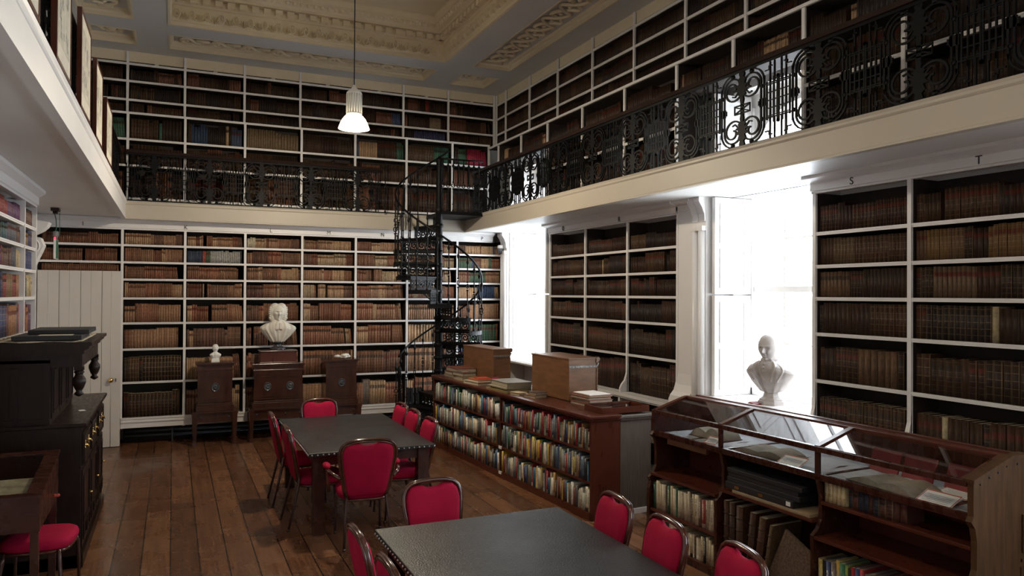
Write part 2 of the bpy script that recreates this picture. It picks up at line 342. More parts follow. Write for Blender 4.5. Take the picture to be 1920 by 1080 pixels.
def bez(p0, p1, p2, p3, n=8):
    return [tuple((1 - t) ** 3 * a + 3 * t * (1 - t) ** 2 * b + 3 * t * t * (1 - t) * c + t ** 3 * d for a, b, c, d in zip(p0, p1, p2, p3)) for t in [i / n for i in range(n + 1)]]
def arc(cx, cy, r, a0, a1, n=10):
    return [(cx + r * math.cos(math.radians(a0 + (a1 - a0) * i / n)), cy + r * math.sin(math.radians(a0 + (a1 - a0) * i / n))) for i in range(n + 1)]
def text(body, size, name, mtl, parent, loc, rot, depth=0.002):
    c = bpy.data.curves.new(name, 'FONT'); c.body = body; c.size = size; c.extrude = depth; c.align_x = 'CENTER'; c.align_y = 'CENTER'
    c.materials.append(mtl); o = bpy.data.objects.new(name, c); C.objects.link(o); o.parent = parent; o.location = loc; o.rotation_euler = rot
    return o
# ================================================================ THE SETTING
f = MB(); f.box((-1.9, YN, -0.1), (5.98, 12.75, 0)); struct('floor', f, FLOOR)
# ceiling with coffers
cl = MB()
XE = [-1.9, -1.12, -0.50, -0.08, 3.78, 4.24, 4.86, 6.05]; YE = [YN - .2, -3.9, 10.94, 11.40, 12.04, 12.75]
for i in range(7):
    for j in range(5):
        hole = (i in (1, 3, 5)) and (j in (1, 3))
        if not hole: cl.box((XE[i], YE[j], ZC), (XE[i + 1], YE[j + 1], ZC + 0.9))
for i in (1, 5): cl.box((XE[i], YE[1], 5.86), (XE[i + 1], YE[2], 6.6)); cl.box((XE[i], YE[3], 5.86), (XE[i + 1], YE[4], 6.6))
cl.box((XE[3], YE[3], 5.86), (XE[4], YE[4], 6.6)); cl.box((XE[3], YE[1], 6.32), (XE[4], YE[2], 6.6))
struct('ceiling', cl, CEILW)
tr = MB()     # raised panels in the ceiling of the central coffer, sloped margins of small coffers
def ring_mould(mb, x0, y0, x1, y1, prof):   # prof: (inset, z) closed polygon, run round the inside of a rectangle
    n = len(prof); vs = []; fs = []
    for (dx, z) in prof: vs += [(x0 + dx, y0 + dx, z), (x1 - dx, y0 + dx, z), (x1 - dx, y1 - dx, z), (x0 + dx, y1 - dx, z)]
    for i in range(n):
        j = (i + 1) % n
        for k in range(4): fs.append((i * 4 + k, i * 4 + (k + 1) % 4, j * 4 + (k + 1) % 4, j * 4 + k))
    mb.add(vs, fs)
ring_mould(tr, XE[3], YE[1], XE[4], YE[2], [(-.01, 5.74), (.02, 5.745), (.02, 5.79), (.035, 5.80), (.035, 6.0), (.06, 6.01), (.06, 6.03), (.07, 6.03), (.07, 6.11), (.15, 6.12), (.15, 6.15), (.20, 6.17), (.215, 6.21), (.25, 6.22), (.25, 6.25), (.29, 6.30), (.29, 6.33), (-.01, 6.33)])
struct('trim_1', tr, CREAM)
orn = MB()
def fan(mb, c, ux, uz, s):   # palmette
    for a in (-70, -45, -20, 0, 20, 45, 70):
        r = math.radians(a); L0 = s * (0.95 if abs(a) < 30 else 0.8); dx, dz = math.sin(r), math.cos(r)
        p = [(0, 0), (L0 * .6 * dx - .09 * s * dz, L0 * .6 * dz + .09 * s * dx), (L0 * dx, L0 * dz), (L0 * .6 * dx + .09 * s * dz, L0 * .6 * dz - .09 * s * dx)]
        top = Vector(c) + ux[0] * (L0 * .6 * dx) + Vector((0, 0, L0 * .6 * dz)) + ux[1] * 0.034
        vs = [Vector(c) + ux[0] * q[0] + Vector((0, 0, q[1])) for q in p] + [top]
        mb.add(vs, [(0, 1, 4), (1, 2, 4), (2, 3, 4), (3, 0, 4)])
def frieze(mb, a, b, inw, step, z):
    d = (b - a); n = int(d.length / step); d.normalize()
    for i in range(n):
        c = a + d * (step * (i + .5)); c.z = z - .045
        fan(mb, c, (d, inw), None, 0.125)
        c2 = a + d * (step * i); c2.z = z + .035
        mb.tube([c2 + d * (0.034 * math.cos(t)) + Vector((0, 0, .062 * math.sin(t))) + inw * .008 for t in [2 * PI * k / 9 for k in range(9)]], 0.011, 4, True, sm=False)
        mb.tube([c2 + d * (0.012 * math.cos(t)) + Vector((0, 0, .018 * math.sin(t))) + inw * .008 for t in [2 * PI * k / 6 for k in range(6)]], 0.007, 4, True, sm=False)
XA, XB, YA, Yb = XE[3], XE[4], YE[1], YE[2]
frieze(orn, Vector((XA + .1, Yb - .035, 0)), Vector((XB - .1, Yb - .035, 0)), Vector((0, -1, 0)), 0.185, 5.86)
frieze(orn, Vector((XB - .035, 4.0, 0)), Vector((XB - .035, Yb - .1, 0)), Vector((-1, 0, 0)), 0.185, 5.86)
def dentils(mb, horizontal, c, lo, hi, sgn):
    step = 0.155; t = lo
    while t < hi:
        if horizontal: mb.box((t, c, 6.035), (t + .095, c - .07, 6.105))
        else: mb.box((c, t, 6.035), (c - .07, t + .095, 6.105))
        t += step
dentils(orn, True, Yb - .07, XA + .1, XB - .1, 1); dentils(orn, False, XB - .07, 3.5, Yb - .1, 1)
t = XA + .25
while t < XB - .25: orn.ball((t, Yb - .215, 6.205), .034, 8, 5, sc=(.9, .7, 1.1)); t += .095
t = 4.0
while t < Yb - .25: orn.ball((XB - .215, t, 6.205), .034, 8, 5, sc=(.7, .9, 1.1)); t += .095
# twisted guilloche bands in the long coffers, rosettes in small ones
def guill(mb, a, b, amp, pitch, z):
    d = b - a; L0 = d.length; d.normalize(); s = Vector((-d.y, d.x, 0)); n = int(L0 / pitch * 10)
    for ph in (0, PI):
        mb.tube([a + d * (L0 * i / n) + s * (amp * math.sin(2 * PI * (L0 * i / n) / pitch + ph)) + Vector((0, 0, z + .012 * math.cos(4 * PI * (L0 * i / n) / pitch + ph))) for i in range(n + 1)], .026, 5)
    k = int(L0 / pitch * 2)
    for i in range(k): mb.ball(tuple(a + d * (pitch / 2 * (i + .5)) + Vector((0, 0, z))), .035, 8, 4, sc=(1, 1, .6))
guill(orn, Vector((.05, 11.83, 0)), Vector((3.66, 11.83, 0)), .08, .42, 5.835)
guill(orn, Vector((4.55, 4.5, 0)), Vector((4.55, 10.85, 0)), .14, .5, 5.83)
guill(orn, Vector((-.81, 6, 0)), Vector((-.81, 10.8, 0)), .14, .5, 5.83)
for (cx, cy) in ((4.55, 11.72), (-.81, 11.72)):
    for k in range(10):
        a = 2 * PI * k / 10; orn.ball((cx + .13 * math.cos(a), cy + .13 * math.sin(a), 5.845), .05, 8, 4, sc=(1, 1, .5))
    orn.ball((cx, cy, 5.84), .07, 10, 5, sc=(1, 1, .6))
struct('trim_2', orn, CREAM)
sm = MB()
for (i, j) in ((1, 1), (5, 1), (1, 3), (5, 3), (3, 3)):
    ring_mould(sm, XE[i], YE[j], XE[i + 1], YE[j + 1], [(-.01, 5.745), (.012, 5.745), (.012, 5.79), (.04, 5.81), (.04, 5.83), (.06, 5.858), (-.01, 5.87)])
struct('trim_3', sm, CREAM)
# walls
c2 = MB(); c2.box((XE[3], YE[1], 6.318), (XE[4], YE[2], 6.322)); struct('ceiling_coffer', c2, CREAM)  # coffer lid: cream plaster tone also carries the warm lamp light
w = MB(); w.box((-1.9, 12.72, 0), (6.05, 12.92, 6.4)); struct('wall_back', w, WHITE)
w = MB(); w.box((-1.92, YN - .2, 0), (-1.72, 12.92, 6.4)); struct('wall_left', w, WHITE)
w = MB(); w.box((-1.9, YN - .2, 0), (6.05, YN, 6.4)); struct('wall_front', w, WHITE)
w = MB(); X0, X1 = 5.56, 5.98
edges = sorted([(c - h, c + h) for c, h in WIN])
y = YN - .2
for (a, b) in edges:
    w.box((X0, y, 0), (X1, a, 6.4)); y = b
    w.box((X0, a, 0), (X1, b, 1.09)); w.box((X0, a, 4.40), (X1, b, 6.4))
    c, r = (a + b) / 2, (b - a) / 2      # round head in the outer skin of the wall
    poly = [(a, 4.40), (a, 3.55)] + [(c - r * math.cos(t), 3.55 + r * .92 * math.sin(t)) for t in [PI * k / 14 for k in range(1, 14)]] + [(b, 3.55), (b, 4.40)]
    w.prism(poly, 5.80, X1, 'x')
w.box((X0, y, 0), (X1, 12.92, 6.4))
struct('wall_right', w, WHITE)
# windows, seen and added alike: sash frames, glazing, sill, shutters
for n_, (yc, hw) in enumerate(WIN):
    a, b = yc - hw, yc + hw
    g = MB(); X = 5.80
    g.box((X - .04, a, 1.13), (X + .06, a + .07, 4.25)); g.box((X - .04, b - .07, 1.13), (X + .06, b, 4.25)); g.box((X - .04, a, 1.13), (X + .06, b, 1.20))
    g.box((X - .02, a, 2.24), (X + .05, b, 2.30)); g.box((X - .02, a, 3.40), (X + .05, b, 3.50))
    for k in (1, 2):
        yy = a + .07 + (2 * hw - .14) * k / 3
        g.box((X, yy - .011, 1.18), (X + .03, yy + .011, 4.2))
    for zz in (1.70, 2.80, 3.85): g.box((X + .002, a, zz - .011), (X + .028, b, zz + .011))
    wn_ = struct('window_%d' % (n_ + 1), g, SHELFW)
    p = MB(); p.box((X + .012, a + .03, 1.16), (X + .018, b - .03, 4.25)); p.build('pane', GLASS, wn_)
    s_ = MB(); s_.box((5.10, a - .02, 1.07), (X, b + .02, 1.125)); s_.box((5.07, a - .04, 1.085), (5.14, b + .04, 1.115)); s_.build('sill', SHELFW, wn_, bevel=.006)
    for sd, yy in ((1, b), (-1, a)):      # panelled shutters folded into the reveals
        q = MB(); y0, y1 = (yy - .05, yy - .002) if sd > 0 else (yy + .002, yy + .05)
        fr = y0 if sd > 0 else y1
        for (z0, z1) in ((1.13, 2.20), (2.215, 3.25), (3.52, 4.36)):
            q.box((5.27, y0, z0), (5.762, y1, z1))
            for (p0, p1) in ((z0 + .07, (z0 + z1) / 2 - .035), ((z0 + z1) / 2 + .035, z1 - .07)):
                e = -sd * .012
                q.strap([(5.34, p0), (5.67, p0), (5.67, p1), (5.34, p1)], .022, min(fr, fr + e), max(fr, fr + e), 'y', closed=True)
        q.build('shutter', SHELFW, wn_)
# gallery decks with their moulded fascias
g = MB()
g.box((XF + .04, YN, ZS), (5.54, YG + .1, 3.46)); g.box((-1.72, YG + .04, ZS), (5.54, 12.7, 3.46)); g.box((-1.72, YN, ZS), (XL - .04, YG + .1, 3.46))
for (yc, hw) in WIN: g.box((5.5, yc - hw - .05, ZS), (5.76, yc + hw + .05, 3.46))
struct('ceiling_gallery_soffit', g, WHITE)
def fprof(s):   # fascia cross-section, s = sign towards the room
    return [(0.06 * -s, ZFB), (s * .006, ZFB), (s * .006, ZFB + .014), (0, ZFB + .02), (0, 3.435), (s * .005, 3.44), (s * .012, 3.452), (s * .012, 3.47), (s * .02, ZFT), (-s * .08, ZFT), (-s * .08, ZFB + .05)]
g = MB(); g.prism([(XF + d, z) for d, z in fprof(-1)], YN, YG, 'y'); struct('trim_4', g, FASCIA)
g = MB(); g.prism([(XL + d, z) for d, z in fprof(1)], YN, YG, 'y'); struct('trim_5', g, WHITE)
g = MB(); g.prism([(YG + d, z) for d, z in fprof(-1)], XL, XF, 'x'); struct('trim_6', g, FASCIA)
# small bead where left soffit meets fascia
# pilasters with capitals beside the windows
def pilaster(y0, y1, n):
    g = MB(); g.box((5.22, y0, 0), (5.56, y1, ZS))
    wd = (y1 - y0)
    for k in range(2):
        yc = y0 + wd * (.25 + .5 * k)
        g.lathe([(wd * .2, 0), (wd * .2, 2.9)], (5.215, yc, 0), 12); g.box((5.17, yc - wd * .24, 2.90), (5.24, yc + wd * .24, 2.95))
        g.prism([(5.24, 3.0), (5.205, 3.0), (5.20, 3.08), (5.17, 3.15), (5.13, 3.21), (5.13, ZS), (5.24, ZS)], yc - wd * .23, yc + wd * .23, 'y')
    struct('trim_%d' % n, g, SHELFW)
pilaster(6.54, 6.76, 7); pilaster(11.84, 12.06, 9)
# boarded door in the back wall
d = MB(); d.box((-1.70, 12.11, 0.008), (-.675, 12.15, 2.50)); 
x = -1.70; k = 0
while x < -.70:
    wd = min(.262, -.675 - x); d.box((x + .004, 12.098, 0.008), (x + wd - .004, 12.112, 2.50))
    d.lathe([(.005, .01), (.005, 2.49)], (x + wd * .5, 12.098, 0), 6); x += .262
dr = struct('door_1', d, DOORP)
k = MB(); k.lathe([(.028, 0), (.03, -.004), (.012, -.01), (.012, -.035), (.03, -.045), (.034, -.06), (.026, -.075), (.0, -.08)], (-.79, 12.098, .955), 16, ax='y'); k.build('knob', BRASS, dr, 'round brass knob')
k = MB(); k.box((-.735, 12.085, .93), (-.725, 12.1, .975)); k.box((-.735, 12.07, .935), (-.727, 12.09, .945)); k.build('keyhole_plate', DKSTONE, dr)
# dark panel paints in the shaded void below the back bookcase; heating pipes
g = MB(); g.box((-.65, 12.5, 0), (5.24, 12.7, .24)); struct('dark_void_back', g, BACKW)
hp = thing('heating_pipes', 'pair of dark heating pipes running under the white base of the back bookcase', 'pipe', (0, 12.2, 0))
for zz, yy in ((.185, .02), (.11, .06)):
    g = MB(); g.tube([(-.62, yy, zz), (4.9, yy, zz)], .022, 10); g.build('pipe', PIPE, hp)
for xx in (0, 1.4, 2.8, 4.2): g = MB(); g.box((xx, -.01, 0), (xx + .02, .10, .21)); g.build('bracket', PIPE, hp)
# ================================================================ BOOKS
rng = random.Random(7)
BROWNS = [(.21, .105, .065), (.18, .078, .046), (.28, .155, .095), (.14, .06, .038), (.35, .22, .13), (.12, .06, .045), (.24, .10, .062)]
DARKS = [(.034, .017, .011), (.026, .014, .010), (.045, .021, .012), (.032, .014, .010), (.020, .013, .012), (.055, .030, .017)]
PALE = [(.34, .24, .15), (.42, .33, .22), (.30, .19, .11)]
ODD = [(.04, .06, .11), (.03, .09, .06), (.14, .03, .03), (.05, .045, .05), (.30, .25, .16)]
NAME = {}
def cname(c):
    r, g, b = c; mx = max(c)
    if mx < .03: return 'black'
    if r > .6 and g > .55 and b > .5: return 'white'
    if r > .3 and g > .22 and b > .13 and g / r > .6: return 'cream'
    if b > r * 1.25 and b > g * 1.1: return 'blue'
    if g > r * 1.2: return 'green'
    if r > g * 3: return 'red'
    if r > .25 and g / r > .35 and b < .1: return 'orange' if g / r < .55 else 'yellow'
    if r > g >= b and r > b * 1.3 and mx < .13: return 'dark brown'
    if mx < .13 and abs(r - g) < .03: return 'grey'
    if r > .12: return 'brown'
    return 'dark brown'
BIG = MB()          # every leather book beyond the nearest three hundred
N_IND = [0]
SPECIAL = [(1, 3.81, 3.87, .97, 1.0, (.36, .30, .19), (.2, .2)), (1, 3.43, 3.49, 1.87, 1.9, (.30, .24, .14), (.2, .2)), (1, 3.56, 3.91, 2.18, 2.2, (.11, .07, .042), (.1, .5)), (1, 3.25, 3.51, 2.47, 2.5, (.12, .065, .025), (.6, .6)),
    (1, 3.79, 3.98, 2.47, 2.5, (.13, .07, .025), (.5, .2)), (1, 4.64, 4.88, 2.47, 2.5, (.075, .045, .022), (.5, .2)), (1, 8.72, 8.76, 2.47, 2.5, (.26, .20, .10), (.1, .2)),
    (0, .51, .93, 2.64, 2.66, (.34, .33, .31), (.1, .2)), (0, 1.0, 1.14, 2.88, 2.9, (.48, .42, .30), (.1, .2)), (0, 3.74, 4.28, 4.82, 4.84, (.05, .05, .12), (.2, .2)), (0, 3.93, 4.0, 5.31, 5.33, (.20, .03, .02), (.2, .2)),
    (0, 3.34, 3.50, 5.04, 5.06, (.05, .07, .14), (.2, .2)), (0, 4.02, 4.22, 5.04, 5.06, (.22, .16, .10), (.2, .2)), (0, .25, .45, 4.41, 4.43, (.03, .05, .09), (.2, .2)), (0, 4.62, 4.98, 4.41, 4.43, (.26, .02, .05), (.2, .2)), (0, 1.0, 1.8, 4.41, 4.43, (.16, .11, .065), (.2, .2))]
def fill(O, dv, ov, L0, hmax, depth, pal, big=BIG, tmin=.022, tmax=.042, fillr=1.0, gold=.6, label=None, group=None, hvar=.06, lean_end=False, hfrac=(.72, .93), ind=False):
    """books from O along dv, spines facing ov; returns the placed books"""
    dv = Vector(dv).normalized(); ov = Vector(ov).normalized(); out = []
    t = .012; end = L0 * fillr - .006
    while t < end - tmin:
        n = rng.choice((1, 2, 4, 6, 8, 10, 12)); base = rng.choice(pal); tw = rng.uniform(tmin, tmax); hh = hmax * rng.uniform(*hfrac); dd = depth * rng.uniform(.8, 1)
        g = gold * rng.uniform(.5, 1.2) if rng.random() < .85 else .1; lb = rng.random()
        for _ in range(n):
            w_ = tw * rng.uniform(.88, 1.12)
            if t + w_ > end: break
            j = rng.uniform(.82, 1.2); col = tuple(c * j for c in base)
            off = rng.uniform(0, .008); P = Vector(O) + dv * (t + w_ / 2) - ov * off
            Mx = Matrix.Identity(4); Mx.col[0][:3] = dv; Mx.col[1][:3] = -ov; Mx.col[2][:3] = (0, 0, 1); Mx.translation = P
            h_ = hh * rng.uniform(1 - hvar * .4, 1)
            for (ax_, lo, hi, za, zb, cc, pr_) in SPECIAL:
                if lo <= P[ax_] <= hi and za <= P.z <= zb and abs(P[1 - ax_] - (XR if ax_ else YB)) < .4: col = cc; g, lb = pr_
            out.append((Mx, w_ - .001, h_, dd, col, (min(1, g), lb, rng.random()))); t += w_
        if rng.random() < .06: t += rng.uniform(.01, .05)
    if lean_end and out:
        for q in range(1, min(5, len(out))):
            Mx = out[-q][0]; Mx2 = Mx @ Matrix.Rotation(-.09, 4, 'Y'); out[-q] = (Mx2,) + out[-q][1:]
    for b in out:
        if ind:
            Mx, w_, h_, dd, col, prm = b
            m_ = MB(); m_.book(Matrix.Identity(4), w_, h_, dd, col, prm)
            o = m_.build('leather_book', [LEATHER, PAGES]); o.matrix_world = Mx; fr_ = (Mx.translation - Vector(O)).length / L0; pos = ('left end', 'left part', 'middle', 'right part', 'right end')[min(4, int(fr_ * 5))]; tag(o, label % (cname(col), pos), 'book', group); N_IND[0] += 1
        else: big.book(*b[:6])
    return out
# ---------------------------------------------------------------- bookcases
def moulded_cornice(mb, axis, a0, a1, p, s, z0, z1, pr=.15):
    """p plane coordinate of face, s direction into room"""
    h = z1 - z0
    prof = [(p - s * .05, z0), (p + s * .015, z0), (p + s * .015, z0 + .12 * h), (p + s * .03, z0 + .15 * h), (p + s * .03, z0 + .60 * h), (p + s * .045, z0 + .64 * h), (p + s * pr * .62, z0 + .68 * h), (p + s * pr * .9, z0 + .78 * h), (p + s * pr, z0 + .82 * h), (p + s * pr, z1), (p - s * .05, z1)]
    mb.prism(prof, a0, a1, axis)
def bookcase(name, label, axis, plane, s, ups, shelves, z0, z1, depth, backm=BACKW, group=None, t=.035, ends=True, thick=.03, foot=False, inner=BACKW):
    """axis 'x': runs along x at y=plane, room side s=-1 ; axis 'y': runs along y at x=plane"""
    a0, a1 = min(ups), max(ups)
    def P(a, d, z): return (a, plane - s * d, z) if axis == 'x' else (plane - s * d, a, z)
    def bx(mb, a, b, d0, d1, z, zz):
        p, q = P(a, d0, z), P(b, d1, zz); mb.box(tuple(map(min, p, q)), tuple(map(max, p, q)))
    loc = (a0, plane, z0) if axis == 'x' else (plane, a0, z0)
    T = thing(name, label, 'bookcase', loc, 0, group); Mi = Matrix.Translation(-Vector(loc))
    def fin(mb, nm, m, lab=None, bevel=0): mb.v = [tuple(Mi @ Vector(p)) for p in mb.v]; return mb.build(nm, m, T, lab, bevel)
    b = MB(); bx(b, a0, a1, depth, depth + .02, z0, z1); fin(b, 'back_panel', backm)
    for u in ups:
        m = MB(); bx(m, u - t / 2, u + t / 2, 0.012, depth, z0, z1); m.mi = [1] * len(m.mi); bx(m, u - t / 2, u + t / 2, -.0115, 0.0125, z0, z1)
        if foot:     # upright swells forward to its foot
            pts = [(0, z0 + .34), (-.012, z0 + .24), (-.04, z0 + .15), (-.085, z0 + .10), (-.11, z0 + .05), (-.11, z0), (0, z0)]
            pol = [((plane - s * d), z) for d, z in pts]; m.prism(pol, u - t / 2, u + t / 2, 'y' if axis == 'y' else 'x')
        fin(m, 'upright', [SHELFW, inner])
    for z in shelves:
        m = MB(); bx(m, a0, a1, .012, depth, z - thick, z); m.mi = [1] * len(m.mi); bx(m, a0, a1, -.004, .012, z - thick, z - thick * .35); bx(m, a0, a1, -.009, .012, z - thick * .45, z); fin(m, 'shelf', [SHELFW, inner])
    return T, fin, bx
# --- back bookcase, ground floor
UB = [-1.69, -.667, .160, 1.0, 1.845, 2.688, 3.546, 4.43, 5.255]
SB = [.40, .912, 1.391, 1.767, 2.126, 2.397, 2.645, 2.891, 3.10]   # top surface of each shelf; the last is the head
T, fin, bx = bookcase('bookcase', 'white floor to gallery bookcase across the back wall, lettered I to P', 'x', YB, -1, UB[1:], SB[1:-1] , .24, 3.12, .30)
m = MB(); bx(m, UB[1], UB[-1], -.02, .3, .25, .385); bx(m, UB[1], UB[-1], -.035, 0, .33, .352); bx(m, UB[1], UB[-1], -.035, 0, .375, .40); fin(m, 'base_rail', SHELFW)
m = MB(); moulded_cornice(m, 'x', UB[0] - .02, UB[-1] - .18, YB, -1, 3.10, ZS, .13); fin(m, 'cornice', SHELFW)
m = MB(); bx(m, UB[0], UB[1], .3, .32, 2.5, 3.12); fin(m, 'back_panel', BACKW)
m = MB()
for z in (2.50, 2.645 , 2.891): bx(m, UB[0], UB[1], 0, .3, z - .03 if z > 2.5 else 2.485, z)
fin(m, 'shelf', SHELFW)
loc = Vector((UB[1], YB, .24))
LX = {'I': -1.16, 'K': .165, 'L': 1.37, 'M': 2.25, 'N': 3.12, 'O': 3.98, 'P': 5.0 - .13}
for ch, xx in LX.items(): text(ch, .080, 'shelf_letter', LETT, T, Vector((xx, YB - .034, 3.160)) - loc, (PI / 2, 0, 0))
PB = BROWNS
for bay in range(0, 8):
    x0, x1 = UB[bay] + .018, UB[bay + 1] - .018
    rows = list(zip(SB[:-1], SB[1:]))
    for r, (z0_, z1_) in enumerate(rows):
        if bay == 0 and r < 5: continue
        if bay == 0 and r == 5: z0_ = 2.50; 
        pal = [(.15, .06, .035), (.13, .05, .03)] if bay == 0 else (PB + ([PALE[0]] * 2 if bay >= 4 else []))
        if bay <= 1 and r <= 1: pal = DARKS
        if bay >= 5 and r <= 1: pal = ODD[:1] + BROWNS + [(.10, .08, .09), (.14, .11, .10)]
        if r == 6 and bay == 2: pal = ODD + [(.5, .48, .45), (.3, .05, .05), (.05, .06, .09)]
        if bay == 7: pal = BROWNS + ODD[:2]
        hm = z1_ - .03 - z0_
        fill((x0, YB + .022, z0_ + .001), (1, 0, 0), (0, -1, 0), x1 - x0, hm, .2, pal, tmin=.026 if r < 4 else .019, tmax=.050 if r < 3 else (.036 if r == 3 else .029), fillr=rng.choice((1, 1, .99, .97, .93)),
             gold=.9, hfrac=(.70, .86) if r < 4 else (.78, .92), lean_end=rng.random() < .25)
# --- right bookcase between the windows (letters Q R) and the one beyond the second window (S T)
SR = [.98, 1.461, 1.876, 2.191, 2.477, 2.77, 3.115]
TR = {}
def right_case(ups, label, letters, z0=.05):
    T, fin, bx = bookcase('bookcase', label, 'y', XR, -1, ups, SR[1:-1], .98, 3.12, .30, foot=True)
    m = MB(); moulded_cornice(m, 'y', ups[0] - .03, ups[-1] + .03, XR, -1, 3.115, ZS, .14); fin(m, 'cornice', SHELFW)
    m = MB(); bx(m, ups[0], ups[-1], -.13, .3, .92, .98); bx(m, ups[0], ups[-1], -.145, -.12, .94, .98); fin(m, 'base_rail', SHELFW)
    m = MB(); bx(m, ups[0], ups[-1], .2, .32, 0, .92); fin(m, 'lower_back_panel', BACKW)
    m = MB()
    for z in (.10, .50): bx(m, ups[0], ups[-1], -.11, .2, z - .03, z)
    for u in ups: bx(m, u - .02, u + .02, -.12, .2, 0, .92)
    fin(m, 'lower_shelf', SHELFW)
    for ch, yy in letters.items(): text(ch, .088, 'shelf_letter', LETT, T, Vector((XR - .035, yy, 3.170)) - Vector((XR, ups[0], .98)), (PI / 2, 0, -PI / 2))
    return T, fin, bx
UR1 = [7.06, 8.10, 9.17, 10.25]; UR2 = [2.07, 3.08, 4.093, 5.05]
right_case(UR1, 'white bookcase between the two right hand windows, lettered Q and R', {'Q': 9.77, 'R': 8.25})
T2, fin2, bx2 = right_case(UR2, 'white bookcase right of the window with the marble bust, lettered S and T', {'S': 4.62, 'T': 3.52})
m = MB(); m.box((XR - .005, 6.74, 0), (XR + .3, 7.05, ZS - .12)); m.prism([(XR - .005, .98 + .34), (XR - .02, 1.2), (XR - .06, 1.12), (XR - .11, 1.08), (XR - .12, 1.02), (XR - .12, 0), (XR, 0)], 6.74, 7.05, 'y')
moulded_cornice(m, 'y', 6.72, 7.06, XR, -1, ZS - .13, ZS, .12); struct('trim_11', m, SHELFW)
m = MB(); m.box((XR + .05, 6.70, 0), (XR + .5, 6.74, .9)); 
for bay in range(3):
    for r, (z0_, z1_) in enumerate(zip(SR[:-1], SR[1:])):
        y0, y1 = UR1[bay] + .018, UR1[bay + 1] - .018
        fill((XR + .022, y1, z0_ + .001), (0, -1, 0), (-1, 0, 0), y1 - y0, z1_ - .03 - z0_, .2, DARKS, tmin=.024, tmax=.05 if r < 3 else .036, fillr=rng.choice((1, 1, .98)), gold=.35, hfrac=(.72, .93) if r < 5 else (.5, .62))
ROWN = ['lowest', 'second', 'third', 'fourth', 'fifth', 'top']
for bay in range(3):
    for r, (z0_, z1_) in enumerate(zip(SR[:-1], SR[1:])):
        y0, y1 = UR2[bay] + .018, UR2[bay + 1] - .018
        ind = bay > 0; let = 'S' if bay == 2 else 'T'
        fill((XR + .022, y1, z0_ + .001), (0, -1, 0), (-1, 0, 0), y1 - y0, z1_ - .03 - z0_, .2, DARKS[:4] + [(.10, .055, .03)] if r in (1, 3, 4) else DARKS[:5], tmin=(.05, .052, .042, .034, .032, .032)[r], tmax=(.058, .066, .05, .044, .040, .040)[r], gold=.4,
             hfrac=(.70, .8) if r < 2 else ((.84, .94) if r < 5 else (.66, .78)), ind=ind, label='%s leather volume, %s' + ' of the %s row under the letter %s' % (ROWN[r], let), group='old volumes, %s row under letter %s' % (ROWN[r], let))
for (yy, z, h_, row) in ((3.72, SR[0], .40, 'lowest'), (3.30, SR[2], .24, 'third')):
    pass
# --- left bookcase (low, by the left edge of the picture)
UL = [5.4, 7.0, 8.585, 9.25]
SL = [1.35, 1.80, 2.15, 2.424, 2.653, 2.864, 3.075]
T, fin, bx = bookcase('bookcase', 'white bookcase on the left wall behind the dark carved cupboard', 'y', -1.32, 1, UL, SL[:-1], .1, 3.10, .30, inner=SHELFW)
m = MB(); moulded_cornice(m, 'y', UL[0], UL[-1], -1.32, 1, 3.08, ZS, .09); fin(m, 'cornice', SHELFW)
LMIX = [(.20, .05, .05), (.10, .05, .10), (.05, .06, .13), (.07, .11, .11), (.18, .12, .07), (.28, .14, .08), (.12, .07, .06), (.40, .32, .2), (.10, .10, .12)]
for bay in range(3):
    for r, (z0_, z1_) in enumerate(zip(SL[:-1], SL[1:])):
        y0, y1 = UL[bay] + .018, UL[bay + 1] - .018
        fill((-1.32 - .022, y0, z0_ + .001), (0, 1, 0), (1, 0, 0), y1 - y0, z1_ - .03 - z0_, .2, LMIX, tmin=.018, tmax=.035, gold=.7, hfrac=(.75, .95))
# console bracket and pilaster past the end of that bookcase
g = MB(); g.box((-1.72, 9.45, 0), (-1.42, 9.60, 2.5))
g.prism([(-1.42, 2.40), (-1.38, 2.42), (-1.33, 2.55), (-1.30, 2.62), (-1.27, 2.70), (-1.30, 2.78), (-1.40, 2.80), (-1.33, 2.83), (-1.28, 2.86), (-1.24, 2.90), (-1.22, 2.95), (-1.45, 2.98), (-1.6, 2.98), (-1.6, 2.4)], 9.42, 9.62, 'y')
g.box((-1.72, 9.45, 2.98), (-1.36, 9.60, ZS))
for rr in (.075, .05, .025): g.tube([(-1.38 + rr * math.cos(t_), 9.415, 2.69 + rr * math.sin(t_)) for t_ in [2 * PI * k / 16 for k in range(16)]], .007, 5, True)
struct('trim_12', g, SHELFW)
# --- upper bookcases: high set of four rows, lower deeper set below
UU = [-1.6, -.633, .140, .991, 1.835, 2.699, 3.534, 4.339, 5.20]
ST = [4.83, 5.045, 5.32, 5.575]
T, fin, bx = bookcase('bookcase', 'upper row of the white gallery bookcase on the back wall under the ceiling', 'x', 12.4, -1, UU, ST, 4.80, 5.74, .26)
m = MB(); bx(m, UU[0], UU[-1], .02, .06, 5.60, 5.75); fin(m, 'cornice', CREAM)
for u0, u1 in zip(UU[:-1], UU[1:]):
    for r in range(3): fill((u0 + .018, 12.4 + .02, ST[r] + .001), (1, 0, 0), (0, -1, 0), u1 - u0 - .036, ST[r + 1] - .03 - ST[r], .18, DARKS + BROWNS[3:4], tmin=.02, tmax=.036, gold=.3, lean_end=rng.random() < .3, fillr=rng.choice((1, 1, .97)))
    if u1 > 0: q = MB(); xx = (u0 + u1) / 2; q.box((xx - .03, 12.385, 5.575), (xx + .03, 12.392, 5.60)); q.v = [(a - UU[0], b - 12.4, c - 4.8) for a, b, c in q.v]; q.build('number_tag', PAPER, T)
UV = [-1.6, -.611, .146, .984, 1.823, 2.667, 3.523, 4.33, 5.0]
SV = [3.57, 4.042, 4.42, 4.80]
